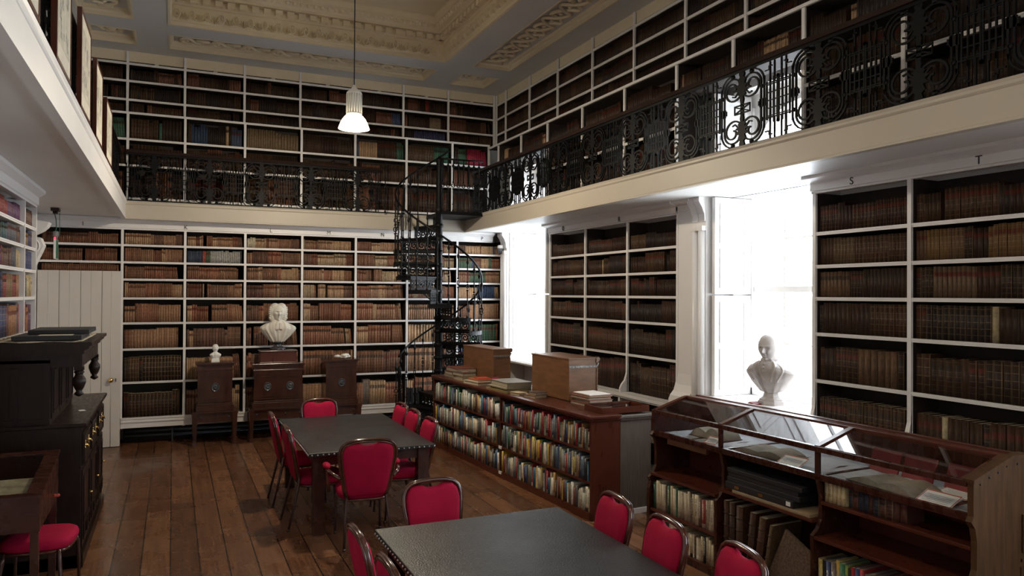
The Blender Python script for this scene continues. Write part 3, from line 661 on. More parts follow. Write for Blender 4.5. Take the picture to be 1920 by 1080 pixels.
T, fin, bx = bookcase('bookcase', 'lower row of the white gallery bookcase on the back wall behind the railing', 'x', YB, -1, UV, SV, 3.47, 4.80, .30)
for k_, (u0, u1) in enumerate(zip(UV[:-1], UV[1:])):
    for r in range(3): fill((u0 + .018, YB + .02, SV[r] + .001), (1, 0, 0), (0, -1, 0), u1 - u0 - .036, SV[r + 1] - .03 - SV[r], .2, (DARKS + PALE[2:3] + ODD[:2]) if r == 2 else DARKS + BROWNS[3:4], tmin=.024, tmax=.048, gold=.4, lean_end=rng.random() < .3, hfrac=(.7, .9))
YU_ = [12.38, 11.97, 11.01, 10.03, 9.0, 7.97, 6.93, 5.95, 4.93, 3.93, 2.93, 1.93][::-1]
T, fin, bx = bookcase('bookcase', 'upper row of the white gallery bookcase along the window wall under the ceiling', 'y', XR, -1, YU_, [4.80] + ST[1:], 4.77, 5.74, .26)
m = MB(); bx(m, YU_[0], YU_[-1], .02, .06, 5.60, 5.75); fin(m, 'cornice', CREAM)
SW = [4.80, 5.045, 5.32, 5.575]
for u0, u1 in zip(YU_[:-1], YU_[1:]):
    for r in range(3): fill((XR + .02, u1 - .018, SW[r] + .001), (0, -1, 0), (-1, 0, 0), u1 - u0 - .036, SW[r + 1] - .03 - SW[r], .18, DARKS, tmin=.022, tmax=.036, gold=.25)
LOWR = [(1.95, 4.93), (6.76, 10.0), (11.75, 12.13)]
YL_ = {0: [1.95, 2.95, 3.951, 4.939], 1: [6.757, 7.798, 8.834, 9.868], }
T, fin, bx = bookcase('bookcase', 'white gallery bookcase between the upper windows, behind the ironwork railing', 'y', 4.99, -1, YL_[1], [3.57, 4.04], 3.47, 4.365, .30)
T0, fin0, bx0 = bookcase('bookcase', 'white gallery bookcase nearest on the window side, behind the ironwork railing', 'y', 4.99, -1, YL_[0], [3.57, 4.04], 3.47, 4.365, .30)
hd = thing('bookcase', 'long white shelf bridging the gallery bookcases above the upper windows', 'bookcase', (4.99, 1.95, 4.4))
q = MB()
q.box((.012, 0, .31), (.56, 10.18, .345), 1); q.box((-.01, 0, .315), (.012, 10.18, .345)); q.box((.012, 0, -.03), (.30, 10.18, .0), 1); q.box((0, 0, -.03), (.012, 10.18, 0)); q.build('shelf', [SHELFW, BACKW], hd)
q = MB(); q.box((.30, 0, 0), (.32, 10.18, .33)); q.build('back_panel', BACKW, hd)
for yy in (1.95, 2.95, 3.951, 4.939, 5.845, 6.757, 7.798, 8.834, 9.868, 10.79, 11.7): q = MB(); q.box((-.008, yy - 1.95 - .018, 0), (.012, yy - 1.95 + .018, .31)); q.box((.012, yy - 1.95 - .018, 0), (.30, yy - 1.95 + .018, .31), 1); q.build('upright', [SHELFW, BACKW], hd)
for ys in ([1.95, 2.95, 3.951, 4.939, 5.845, 6.757, 7.798, 8.834, 9.868, 10.79, 11.7],):
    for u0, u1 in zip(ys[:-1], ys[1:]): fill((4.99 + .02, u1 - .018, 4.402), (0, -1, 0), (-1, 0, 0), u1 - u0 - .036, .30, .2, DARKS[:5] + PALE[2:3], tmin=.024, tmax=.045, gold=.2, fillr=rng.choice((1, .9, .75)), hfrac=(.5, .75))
for ys in (YL_[0], YL_[1]):
    for u0, u1 in zip(ys[:-1], ys[1:]):
        for r in range(2): fill((4.99 + .02, u1 - .018, (3.571, 4.041)[r]), (0, -1, 0), (-1, 0, 0), u1 - u0 - .036, (.44, .29)[r], .2, DARKS[:5], tmin=.03, tmax=.055, gold=.3)
big = BIG.build('leather_books', [LEATHER, PAGES]); tag(big, 'rows of old brown leather volumes filling the far and upper white bookcases', 'books', None, 'stuff')
# ================================================================ IRONWORK
PH = .68   # height of the pierced panels
def volute(cx, cy, sx_, sy_, r0=.098, turns=1.35, n=26):
    out = []
    for i in range(n + 1):
        t = i / n; a = PI * 0 + t * turns * 2 * PI; r = r0 * (1 - t) ** .8 + .014
        out.append((cx + sx_ * r * math.cos(a), cy + sy_ * r * math.sin(a)))
    return out
def panel_mesh(W=.76):
    """one bay of the railing: a scrolled medallion with half a lattice each side; local y along, z up"""
    m = MB(); d0, d1 = -.007, .007
    st = lambda p, w=.013, c=False: m.strap(p, w, d0, d1, 'x', c)
    hh = PH; yc = hh / 2; hw = W / 2
    m.box((-.016, -hw, 0), (.016, hw, .02)); m.box((-.016, -hw, hh - .022), (.016, hw, hh))
    for s in (-1, 1):
        st([(s * .205, .15), (s * .205, hh - .15)]); st([(s * .238, .12), (s * .238, hh - .12)])
        for (zc, u) in ((hh - .155, 1), (.155, -1)):
            # outer arc over the shoulder then the volute winding inward
            out = [(s * (.105 + .10 * math.cos(t)), zc + u * .10 * math.sin(t)) for t in [PI * k / 12 for k in range(0, 13)]]
            sp = [(s * (.105 - (.10 - .0) * math.cos(t) * (1 - .0)), zc) for t in []]
            tail = []
            for i in range(1, 27):
                t = i / 26; a = PI + t * 2 * PI * 1.15; r = .10 * (1 - t) ** .75 + .012
                tail.append((s * (.105 + r * math.cos(a)), zc + u * r * math.sin(a)))
            st(out + tail, .015)
            st([(s * (.105 + .133 * math.cos(t)), zc + u * .133 * math.sin(t)) for t in [PI * k / 10 for k in range(0, 6)]] + [(s * .105, zc + u * .152)], .012)
            m.lathe([(.021, d0), (.021, d1)], (0, s * .105, zc + u * .118), 8, ax='x')
            m.lathe([(.018, d0), (.018, d1)], (0, s * .222, zc - u * .045), 8, ax='x')
            m.strap([(s * .238, zc - u * .04), (s * hw, zc - u * .04)], .011, -.0055, .0055, 'x')
            st([(s * .25, zc + u * .07), (s * .29, zc + u * .07), (s * .29, zc + u * .10), (s * .32, zc + u * .10)], .012)
            for yy in (.30, .345): st([(s * yy, zc + u * .135), (s * yy, zc - u * .04)], .010)
            m.lathe([(.015, d0), (.015, d1)], (0, s * hw, zc - u * .0), 8, ax='x')
        for q in range(4): st([(s * (.265 + .036 * q), yc - .19 + .03 * (q == 0)), (s * (.265 + .036 * q), yc + .19 - .03 * (q == 0))], .010)
        for zz in (-.13, -.065, 0, .065, .13): m.strap([(s * .262, yc + zz), (s * hw, yc + zz)], .009, -.005, .005, 'x')
        m.box((d0, s * .222 - .03, yc - .035), (d1, s * .222 + .03, yc + .035))
        m.box((d0, s * .19 - .012, yc - .02), (d1, s * .19 + .012, yc + .02))
    # leafy spindle
    for u in (1, -1):
        c0 = yc
        pts = [(.012, .05), (.020, .085), (.014, .11), (.045, .13), (.030, .15), (.075, .165), (.040, .185), (.07, .215), (.03, .22), (.045, .26), (.02, .28), (.03, .31), (.012, .338)]
        poly = [(a, c0 + u * b) for a, b in pts] + [(-a, c0 + u * b) for a, b in pts[::-1]]
        if u < 0: poly = poly[::-1]
        m.prism([(a, b) for a, b in poly], d0 * 1.4, d1 * 1.4, 'x')
        for s in (-1, 1): st([(s * .03, c0 + u * .17), (s * .08, c0 + u * .12), (s * .11, c0 + u * .13)], .012)
    st([(-.085, yc - .035), (.085, yc - .035), (.085, yc + .035), (-.085, yc + .035)], .012, True)
    st([(-.08, yc - .03), (0, yc), (.08, yc + .03)], .010); st([(-.08, yc + .03), (0, yc), (.08, yc - .03)], .010)
    m.box((d0, -.016, yc - .06), (d1, .016, yc + .06))
    return m.mesh('railing_panel', IRON)
PME = panel_mesh()
def railing(name, label, a, b, off=0, n=None, rail=RAILW, rw=.09):
    """railing between two points on the gallery edge"""
    a, b = Vector(a), Vector(b); d = (b - a); L0 = d.length; rz = math.atan2(-d.x, d.y)
    T = thing(name, label, 'railing', tuple(a), rz, 'gallery railings')
    n = n or max(1, round(L0 / .76)); W = L0 / n
    for k in range(n):
        o = bpy.data.objects.new('railing_panel', PME); C.objects.link(o); o.parent = T; o.location = (0, W * (k + .5), 0); o.scale = (1, W / .76, 1)
    m = MB(); m.prism([(-rw / 2, PH), (-rw / 2 + .012, PH + .045), (rw / 2 - .012, PH + .045), (rw / 2, PH)], -.0, L0, 'y'); m.build('handrail', rail, T)
    return T
railing('gallery_railing', 'black scrolled iron railing along the gallery on the window side', (XF + .05, 2.0 - 6 * .76 - .4, ZFT), (XF + .05, YG - .3, ZFT), n=17)
railing('gallery_railing', 'black scrolled iron railing along the gallery in front of the back wall', (XL, YG + .03, ZFT), (3.03, YG + .03, ZFT))
railing('gallery_railing', 'black scrolled iron railing along the left gallery, framed pictures hung on it', (XL - .09, 2.0, ZFT), (XL - .09, YG - .02, ZFT))
# framed pictures hung on the left railing
PRINTP = mat('print_paper', (.50, .46, .37), .8, var=.2, vscale=12)
ETCH = mat('etching_grey', (.33, .31, .27), .8, var=.5, vscale=30)
def picture(y0, y1, z0, z1, label, seed):
    T = thing('framed_picture', label, 'picture', (XL - .036, y0, z0), 0, 'framed prints on the left gallery railing')
    w, h = y1 - y0, z1 - z0; m = MB(); s = .028
    for (a, b) in (((0, 0, 0), (.032, w, s)), ((0, 0, h - s), (.032, w, h)), ((0, 0, s), (.032, s, h - s)), ((0, w - s, s), (.032, w, h - s))): m.box(a, b)
    m.build('picture_frame', MAHOG, T)
    m = MB(); m.box((.004, s, s), (.028, w - s, h - s)); m.build('mount', PAPER, T)
    r = random.Random(seed); m = MB(); zb = h * .18
    for k in range(9): q = s + .08 + (w - .26) * r.random(); zz = zb + (h * .5) * r.random(); m.box((.028, q, zz), (.0295, q + .02 + .06 * r.random(), zz + .03 + .10 * r.random()), 1)
    m.box((.028, s + .05, zb), (.0288, w - s - .05, zb + h * .66)); m.build('print', [PRINTP, ETCH], T)
for k, (a, b, ph, lb) in enumerate(((3.75, 4.45, .8, 'nearest the picture edge'), (5.05, 5.72, .76, 'second from the near end'), (6.32, 7.02, .74, 'third from the near end'), (7.50, 8.15, .70, 'fourth from the near end'), (8.62, 9.38, .62, 'farthest along the gallery'))):
    picture(a, b, 3.55, 3.55 + ph, 'brown framed print on the left railing, %s' % lb, k + 3)
# ---------------------------------------------------------------- spiral staircase
SCX, SCY, SR_ = 3.77, 11.18, .70
T = thing('spiral_staircase', 'black cast iron spiral staircase with pierced risers rising to the gallery corner', 'staircase', (SCX, SCY, 0))
RISE = ZFT / 17; STEP = math.radians(-27); TH0 = math.radians(151)
m = MB(); m.lathe([(.10, 0), (.10, .04), (.065, .06), (.055, .10), (.055, 3.48), (.07, 3.5), (.05, 3.54), (.045, 4.25), (.06, 4.28), (.03, 4.33), (0, 4.35)], (0, 0, 0), 18)
for k in range(1, 17): m.lathe([(.055, k * RISE - .05), (.068, k * RISE - .04), (.068, k * RISE), (.055, k * RISE + .01)], (0, 0, 0), 18)
m.build('centre_column', IRON, T)
def tread_mesh():
    m = MB(); n = 5; out = [(SR_ * math.cos(STEP * k / n * 1.08), SR_ * math.sin(STEP * k / n * 1.08)) for k in range(n + 1)]
    poly = [(.05, .03)] + [(SR_, .02)] + out[1:] + [(.05 * math.cos(STEP), .05 * math.sin(STEP))]
    m.prism(poly, -.022, 0); 
    for a, b in zip(out[:-1], out[1:]): m.prism([a, b, (b[0] * .975, b[1] * .975), (a[0] * .975, a[1] * .975)], -.06, 0)
    return m.mesh('tread', IRON)
def riser_mesh():
    m = MB(); h = RISE - .02; x0, x1 = .06, SR_ - .02; z = -RISE
    m.strap([(x0, z + .012), (x1, z + .012), (x1, z + h - .01), (x0, z + h - .01)], .034, -.008, .008, 'y', True)
    n = 4; w = (x1 - x0 - .08) / n
    for k in range(n):
        cx = x0 + .04 + w * (k + .5); cz = z + h / 2
        m.strap([(cx + (.012 + .045 * t) * math.cos(9 * t), cz + (.012 + .045 * t) * math.sin(9 * t)) for t in [i / 18 for i in range(19)]], .017, -.006, .006, 'y')
        m.strap([(cx + w / 2, z + .02), (cx + w / 2 - .02, cz), (cx + w / 2, z + h - .02)], .011, -.006, .006, 'y')
        m.strap([(cx + w / 2, z + .02), (cx + w / 2 + .02, cz), (cx + w / 2, z + h - .02)], .011, -.006, .006, 'y')
        for u in (-1, 1): m.strap([(cx - w * .4, cz + u * .05), (cx, cz + u * .075), (cx + w * .4, cz + u * .05)], .009, -.006, .006, 'y')
    # scrolled bracket under the tread
    return m.mesh('riser', IRON)
def bracket_mesh():
    m = MB(); m.strap([(.06, -.02), (.06, -.17)], .014, -.007, .007, 'y')
    m.strap(bez((.06, -.17), (.16, -.15), (.25, -.12), (.36, -.04), 8) + [(.52, -.03)], .013, -.007, .007, 'y')
    for cx, cz, r in ((.14, -.085, .04), (.25, -.06, .028), (.36, -.045, .02)):
        m.strap([(cx + r * (1 - .7 * t) * math.cos(9 * t), cz + r * (1 - .7 * t) * math.sin(9 * t)) for t in [i / 16 for i in range(17)]], .010, -.006, .006, 'y')
    return m.mesh('tread_bracket', IRON)
def baluster_mesh(h=.98):
    m = MB(); m.lathe([(.022, 0), (.016, .02), (.009, .04), (.009, .12), (.018, .135), (.009, .15), (.009, .42 * h), (.020, .435 * h), (.011, .45 * h)], (0, 0, 0), 8)
    m.tube([(.026 * math.cos(t), 0, h * .50 + .034 * math.sin(t)) for t in [2 * PI * k / 10 for k in range(10)]], .008, 5, True)
    m.lathe([(.011, .55 * h), (.020, .565 * h), (.009, .58 * h), (.008, .84 * h), (.019, .86 * h), (.024, .885 * h), (.012, .91 * h), (.008, .93 * h), (.008, h)], (0, 0, 0), 8)
    return m.mesh('baluster', IRON)
TM, RM, BRM, BM = tread_mesh(), riser_mesh(), bracket_mesh(), baluster_mesh()
def inst(me, name, par, loc, rz=0, sc=None):
    o = bpy.data.objects.new(name, me); C.objects.link(o); o.parent = par; o.location = loc; o.rotation_euler = (0, 0, rz)
    if sc: o.scale = sc
    return o
for k in range(1, 17):
    a = TH0 + STEP * (k - 1); z = k * RISE
    inst(TM, 'tread', T, (0, 0, z), a); inst(RM, 'riser', T, (0, 0, z), a)
    if k > 7: inst(BRM, 'tread_bracket', T, (0, 0, z - .02), a + STEP * .95)
    for q in (.15, .68):
        b = a + STEP * q; inst(BM, 'baluster', T, (.675 * math.cos(b), .675 * math.sin(b), z), b, (1, 1, (.96 if q < .5 else 1.06)))
inst(RM, 'riser', T, (0, 0, 17 * RISE), TH0 + STEP * 16)
m = MB(); pts = [(.675 * math.cos(TH0 + STEP * (k - .2)), .675 * math.sin(TH0 + STEP * (k - .2)), (k + 1) * RISE + .86) for k in [i / 3 for i in range(2, 52)]]
m.tube(pts, .016, 8); m.build('handrail', IRON, T)
m = MB(); m.lathe([(.05, 0), (.045, .05), (.025, .08), (.022, .40), (.036, .43), (.022, .46), (.022, .86), (.040, .90), (.045, .93), (.03, .96), (.04, 1.0), (.018, 1.04), (0, 1.06)], (.675 * math.cos(math.radians(136)), .675 * math.sin(math.radians(136)), 0), 12); m.build('newel_post', IRON, T)
# landing joining both galleries
m = MB(); a1 = math.radians(79); arc_ = [(.70 * math.cos(t), .70 * math.sin(t)) for t in [a1 - (a1 + .35) * k / 8 for k in range(9)]]
m.prism([(.03, .0), (.02, .72)] + [(.70, .72), (.70, -.10), (.0, -.10)], ZFT - .055, ZFT - .005); m.build('landing', IRON, T)
for i in range(8): inst(BM, 'baluster', T, (.03 + .086 * i, -.08, ZFT), 0, (1, 1, .82))
for i in range(8): inst(BM, 'baluster', T, (-.70 + .0, .60 - .0 * i, ZFT), 0, (1, 1, .82)) if i == 0 else None
m = MB(); m.tube([(0, -.08, ZFT + .81), (.70, -.08, ZFT + .81)], .014, 8); m.build('landing_rail', IRON, T)
g = MB()
# ---------------------------------------------------------------- pendant lamp
T = thing('pendant_lamp', 'lit pendant lamp with white ribbed housing and glowing glass shade on long cord', 'lamp', (1.85, 8.5, 4.06))
m = MB(); m.tube([(0, 0, .50), (0, 0, 2.26)], .006, 6); m.lathe([(.05, 2.26), (.05, 2.22), (.02, 2.18)], (0, 0, 0), 12); m.build('cord', LETT, T)
m = MB(); m.lathe([(.0, .50), (.015, .495), (.03, .46), (.085, .41), (.088, .395), (.080, .39), (.080, .18), (.088, .175), (.088, .16), (.05, .15)], (0, 0, 0), 24)
for k in range(18):
    a = 2 * PI * k / 18; c, s = .084 * math.cos(a), .084 * math.sin(a); m.tube([(c, s, .18), (c, s, .39)], .007, 5)
m.build('lamp_housing', PLASTER, T)
def shade_mat():
    m = bpy.data.materials.new('ribbed_shade_glass'); m.use_nodes = True; b = m.node_tree.nodes['Principled BSDF']
    b.inputs['Base Color'].default_value = (.9, .85, .7, 1); b.inputs['Emission Color'].default_value = (1, .86, .58, 1); b.inputs['Emission Strength'].default_value = 7.0; b.inputs['Roughness'].default_value = .3; return m
m = MB(); prof = [(.075, .16), (.10, .14), (.125, .11), (.150, .06), (.168, .01), (.172, 0), (.166, 0), (.160, .012), (.142, .06), (.118, .105), (.09, .135), (.07, .15)]
n = 48; vs = []; 
for (r, z) in prof:
    for k in range(n): rr = r * (1 + (.018 if k % 2 else 0)); vs.append((rr * math.cos(2 * PI * k / n), rr * math.sin(2 * PI * k / n), z))
m.add(vs, [(i * n + k, i * n + (k + 1) % n, ((i + 1) % len(prof)) * n + (k + 1) % n, ((i + 1) % len(prof)) * n + k) for i in range(len(prof)) for k in range(n)], True)
m.build('lamp_shade', shade_mat(), T)
m = MB(); m.lathe([(.02, .15), (.03, .10), (.045, .07), (.035, .035), (0, .02)], (0, 0, 0), 14); m.build('bulb', emis('lamp_bulb', (1, .9, .7), 30), T)
pl = bpy.data.lights.new('lamp_light', 'POINT'); pl.energy = 180; pl.color = (1, .86, .66); pl.shadow_soft_size = .06; po = bpy.data.objects.new('lamp_light', pl); C.objects.link(po); po.location = (1.85, 8.5, 4.03)
fill_lamp = dup(T, (1.85, 2.6, 4.06), 0, 'added unseen pendant lamp over the near table, put in for extra light')  # second lamp and its point light are added out of view to brighten the room
fill_light = po.copy(); fill_light.data = pl.copy(); fill_light.data.energy = 15; C.objects.link(fill_light); fill_light.location = (1.85, 2.6, 4.03)
# ---------------------------------------------------------------- small devices
T = thing('hanging_exit_sign', 'small green exit sign hanging on a wire from a brown ceiling fitting by the door', 'sign', (-1.36, 11.1, 2.62))
m = MB(); m.box((-.05, -.10, .60), (.04, .06, .637)); m.box((-.03, -.06, .57), (.02, .02, .60)); m.build('ceiling_fitting', RAILW, T)
m = MB(); m.tube([(-.02, 0, .58), (.0, 0, .50), (.005, 0, .40), (-.005, 0, .34)], .006, 6); m.tube([(.04, -.02, .58), (.042, -.02, .30)], .004, 5); m.build('wire', GREEN, T)
m = MB(); m.lathe([(.02, .35), (.035, .34), (.035, .29), (.025, .28), (.02, .25)], (0, 0, 0), 10); m.build('lamp_body', GREY, T)
m = MB(); m.ball((-.01, -.025, .26), .012); m.build('indicator_light', emis('red_indicator', (1, .02, .05), 4), T)
m = MB(); m.box((-.012, -.10, 0), (.012, .12, .24)); m.build('sign_plate', GREEN, T); m = MB(); m.strap([(-.10, 0), (.12, 0), (.12, .24), (-.10, .24)], .008, -.013, .013, 'x', True); m.build('sign_rim', SHELFW, T)
T = thing('security_camera', 'black dome camera fixed high on the white pilaster beside the far window', 'camera', (5.16, 11.98, 2.95))
m = MB(); m.lathe([(.03, .10), (.055, .09), (.055, .05), (.045, .04)], (0, 0, 0), 16); m.box((0, -.02, .06), (.06, .02, .10)); m.build('camera_bracket', SHELFW, T)
m = MB(); m.ball((0, 0, 0), .058, 16, 10); m.build('camera_dome', DKSTONE, T)
T = thing('radiator', 'dark upright radiator behind the far end of the low bookcase', 'radiator', (3.50, 11.9, 0.05))
for k in range(5): m = MB(); m.box((k * .055, 0, 0), (k * .055 + .035, .10, .62)); m.build('radiator_section', PIPE, T, bevel=.012)
m = MB(); m.box((0, .04, .05), (.26, .06, .08)); m.box((0, .04, .5), (.26, .06, .53)); m.build('radiator_pipe', PIPE, T)
# ================================================================ FURNITURE
def table(x0, x1, y0, y1, label):
    cx, cy = (x0 + x1) / 2, (y0 + y1) / 2; hx, hy = (x1 - x0) / 2, (y1 - y0) / 2
    T = thing('reading_table', label, 'table', (cx, cy, 0), 0, 'leather topped reading tables')
    m = MB(); m.box((-hx, -hy, .725), (hx, hy, .76)); m.build('leather_top', TLEATH, T, bevel=.006)
    m = MB(); m.box((-hx + .07, -hy + .07, .63), (hx - .07, -hy + .10, .725)); m.box((-hx + .07, hy - .10, .63), (hx - .07, hy - .07, .725)); m.box((-hx + .07, -hy + .1, .63), (-hx + .10, hy - .1, .725)); m.box((hx - .10, -hy + .1, .63), (hx - .07, hy - .1, .725)); m.build('apron', MAHOGD, T)
    for sx in (-1, 1):
        for sy in (-1, 1): m = MB(); m.frus((sx * (hx - .10), sy * (hy - .10)), (.052, .052), (.055, .055), 0, .726); m.build('leg', MAHOGD, T, bevel=.005)
    m = MB(); s = .05
    t = -hx + s / 2
    while t < hx: m.ball((t, -hy - .002, .742), .0085, 6, 4); m.ball((t, hy + .002, .742), .0085, 6, 4); t += s
    t = -hy + s / 2
    while t < hy: m.ball((-hx - .002, t, .742), .0085, 6, 4); m.ball((hx + .002, t, .742), .0085, 6, 4); t += s
    o = m.build('stud_trim', STEEL, T, 'row of small metal studs round the edge'); o['kind'] = 'stuff'
    return T
table(1.125, 2.310, 6.92, 8.97, 'long dark leather topped table in the middle of the room, red chairs round it')
table(1.135, 2.395, 2.45, 4.56, 'long black leather topped table nearest the camera')
# ---------------------------------------------------------------- chairs
def backline(k=1.0):
    half = [(.150, .44), (.165, .50), (.178, .58), (.190, .66), (.200, .74), (.206, .80), (.203, .85), (.188, .893), (.155, .920), (.10, .934), (.05, .938)]
    return [(-x * k, z) for x, z in half] + [(0, .939)] + [(x * k, z) for x, z in half[::-1]]
def lean(z): return -.215 - max(0, z - .44) * .20
def make_chair(arms):
    T = thing('upholstered_chair', 'x', 'chair')
    L_ = backline()
    m = MB(); P = [(x, lean(z), z) for x, z in L_]; m.tube(P, [.0145] * len(P), 8); P2 = [(x * .93, lean(z) - .012, z - (.013 if abs(x) < .17 else 0)) for x, z in L_]; m.tube(P2, .011, 6)
    P3 = [(x * 1.02, lean(z) - .016, z + (.004 if abs(x) < .17 else 0)) for x, z in L_]; m.tube(P3, .007, 6); m.build('back_frame', CHAIRW, T)
    # pad outline with the hand hold notch
    o = [(x * .93, .44 + (z - .44) * .975 if z > .8 else z) for x, z in L_]
    pts = []
    for x, z in o:
        if abs(x) < .08: continue
        pts.append((x, min(z, .912)))
    notch = [(-.066, .910), (-.056, .903), (-.036, .897), (0, .895), (.036, .897), (.056, .903), (.066, .910)]
    left = [p for p in pts if p[0] < 0]; right = [p for p in pts if p[0] > 0]
    ring = left + notch + right; bot = [(.10, .435), (0, .433), (-.10, .435)]; ring = ring + bot; n = len(ring)
    cxz = (0, .68); vs = []; fs = []
    lay = [(1.0, .004), (.985, .018), (.93, .028), (.75, .034), (.4, .038)]
    for side in (1, -1):
        for k, (s, t) in enumerate(lay):
            for (x, z) in ring:
                xx, zz = x * s, cxz[1] + (z - cxz[1]) * s; vs.append((xx, lean(zz) + side * t, zz))
        vs.append((0, lean(.68) + side * .039, .68))
    B = len(lay) * n + 1
    for q in range(2):
        for k in range(len(lay) - 1):
            for i in range(n): fs.append((q * B + k * n + i, q * B + k * n + (i + 1) % n, q * B + (k + 1) * n + (i + 1) % n, q * B + (k + 1) * n + i))
        for i in range(n): fs.append((q * B + (len(lay) - 1) * n + i, q * B + (len(lay) - 1) * n + (i + 1) % n, q * B + B - 1))
    for i in range(n): fs.append((i, (i + 1) % n, B + (i + 1) % n, B + i))
    m = MB(); m.add(vs, fs, True); m.build('back_pad', RED, T)
    def sq(r, n=28): return [(r * abs(math.cos(t)) ** .55 * (1 if math.cos(t) >= 0 else -1), r * abs(math.sin(t)) ** .55 * (1 if math.sin(t) >= 0 else -1)) for t in [2 * PI * k / n for k in range(n)]]
    vs = []; prof = [(.212, .405), (.225, .418), (.230, .445), (.222, .468), (.20, .482), (.12, .490), (.02, .492)]
    for r, z in prof: vs += [(x, y * .98 + .005, z) for x, y in sq(r)]
    n = 28; fs = [(k * n + i, k * n + (i + 1) % n, (k + 1) * n + (i + 1) % n, (k + 1) * n + i) for k in range(len(prof) - 1) for i in range(n)] + [tuple(range(n))[::-1], tuple(range((len(prof) - 1) * n, len(prof) * n))]
    m = MB(); m.add(vs, fs, True); m.build('seat', RED, T)
    m = MB(); m.tube([(x, y, .398) for x, y in sq(.212)], .012, 6, True); m.build('seat_frame', CHAIRW, T)
    for s in (-1, 1):
        m = MB(); m.tube([(s * .165, -.215, .50), (s * .172, -.222, .42), (s * .19, -.26, .25), (s * .205, -.315, .02)], [.014, .015, .013, .010], 8); m.lathe([(.013, 0), (.013, .022)], (s * .206, -.319, 0), 8); m.build('leg', CHAIRM, T)
        m = MB(); m.tube([(s * .18, .17, .41), (s * .20, .19, .36), (s * .205, .205, .2), (s * .207, .215, .02)], [.014, .015, .012, .010], 8); m.lathe([(.013, 0), (.013, .022)], (s * .207, .216, 0), 8); m.build('leg', CHAIRM, T)
        if arms:
            m = MB(); m.tube([(s * .195, lean(.62), .60), (s * .24, -.20, .635), (s * .262, -.08, .645), (s * .265, .08, .645), (s * .258, .15, .62), (s * .245, .16, .52), (s * .235, .12, .41)], .014, 8); m.build('arm_frame', CHAIRW, T)
            m = MB(); m.ball((s * .264, .03, .668), .1, 12, 8, sc=(.30, 1.0, .24)); m.build('arm_pad', RED, T)
    return T
CH = make_chair(False); CHA = make_chair(True)
for c_ in CHA.children:
    if c_.name.split('.')[0] in ('back_frame', 'back_pad', 'arm_frame', 'arm_pad'): c_.scale = (1.18, 1, 1)
used = {}
def chair(x, y, deg, label, arms=False):
    p = CHA if arms else CH; g = 'red upholstered chairs'
    if arms not in used:
        used[arms] = 1; p.location = (x, y, 0); p.rotation_euler = (0, 0, math.radians(deg)); p['label'] = label; p['group'] = g; return p
    return dup(p, (x, y, 0), math.radians(deg), label, g)
chair(1.60, 8.84, 180, 'red chair at the far end of the middle table, before the pedestal cabinets')
chair(1.57, 6.77, -3, 'red armchair with padded arms at the near end of the middle table', True)
chair(1.27, 8.28, -90, 'red chair on the left side of the middle table, farther one')
chair(1.30, 7.42, -88, 'red chair on the left side of the middle table, nearer one')
chair(2.10, 8.42, 92, 'red chair on the right side of the middle table, farthest of three')
chair(2.095, 7.93, 90, 'red chair on the right side of the middle table, between two others')
chair(2.09, 7.33, 91, 'red chair on the right side of the middle table, nearest of three')
chair(1.63, 4.55 + .04, 183, 'red chair at the far end of the near black table')
chair(2.24, 4.08, 86, 'red chair right of the near table, farthest of three')
chair(2.24, 3.55, 84, 'red chair right of the near table, middle of three')
chair(2.30, 3.02, 80, 'red chair right of the near table, nearest of three')
chair(1.22, 4.03, -90, 'red chair at the left side of the near table, farther one')
chair(1.25, 3.50, -90, 'red chair at the left side of the near table, cut by the picture edge')
st_ = thing('padded_stool', 'red padded stool half under the sloping glass desk by the left wall', 'stool', (-.85, 6.30, 0), -.1)
for ch_ in CH.children:
    if ch_.name.split('.')[0] in ('seat', 'seat_frame', 'leg'): c_ = ch_.copy(); C.objects.link(c_); c_.parent = st_; c_.scale = (1, 1, .83) if max(v_[2] for v_ in ch_.bound_box) > .495 and 'leg' in ch_.name else (1, 1, 1)

# ---------------------------------------------------------------- pedestal cabinets under the back bookcase
def tleg(mb, x, y, h, s=1):
    mb.frus((x, y), (.022, .022), (.036, .036), .06, h); mb.frus((x, y), (.030, .030), (.026, .026), 0, .06)
    mb.box((x - .044, y - .044, h), (x + .044, y + .044, h + .02))
    mb.strap([(x - .018, h - .06), (x + .018, h - .06), (x + .012, .12), (x - .012, .12)], .006, y - .042, y - .034, 'y', True)
def medallion(x, z, y, r, T, parent):
    m = MB(); m.lathe([(r, 0), (r, -.012), (r * .86, -.02), (r * .8, -.012), (r * .5, -.018), (0, -.024)], (x, y, z), 22, ax='y')
    m.v = [(x + (a - x) * .85, b, c) for a, b, c in m.v]; m.ball((x + .01, y - .02, z + r * .25), r * .28, 8, 6, sc=(1, .5, 1.2)); m.ball((x, y - .018, z - r * .22), r * .4, 8, 6, sc=(1, .4, .7)); return m.build('medallion', DKSTONE, parent, 'polished dark oval medallion with a small relief figure')
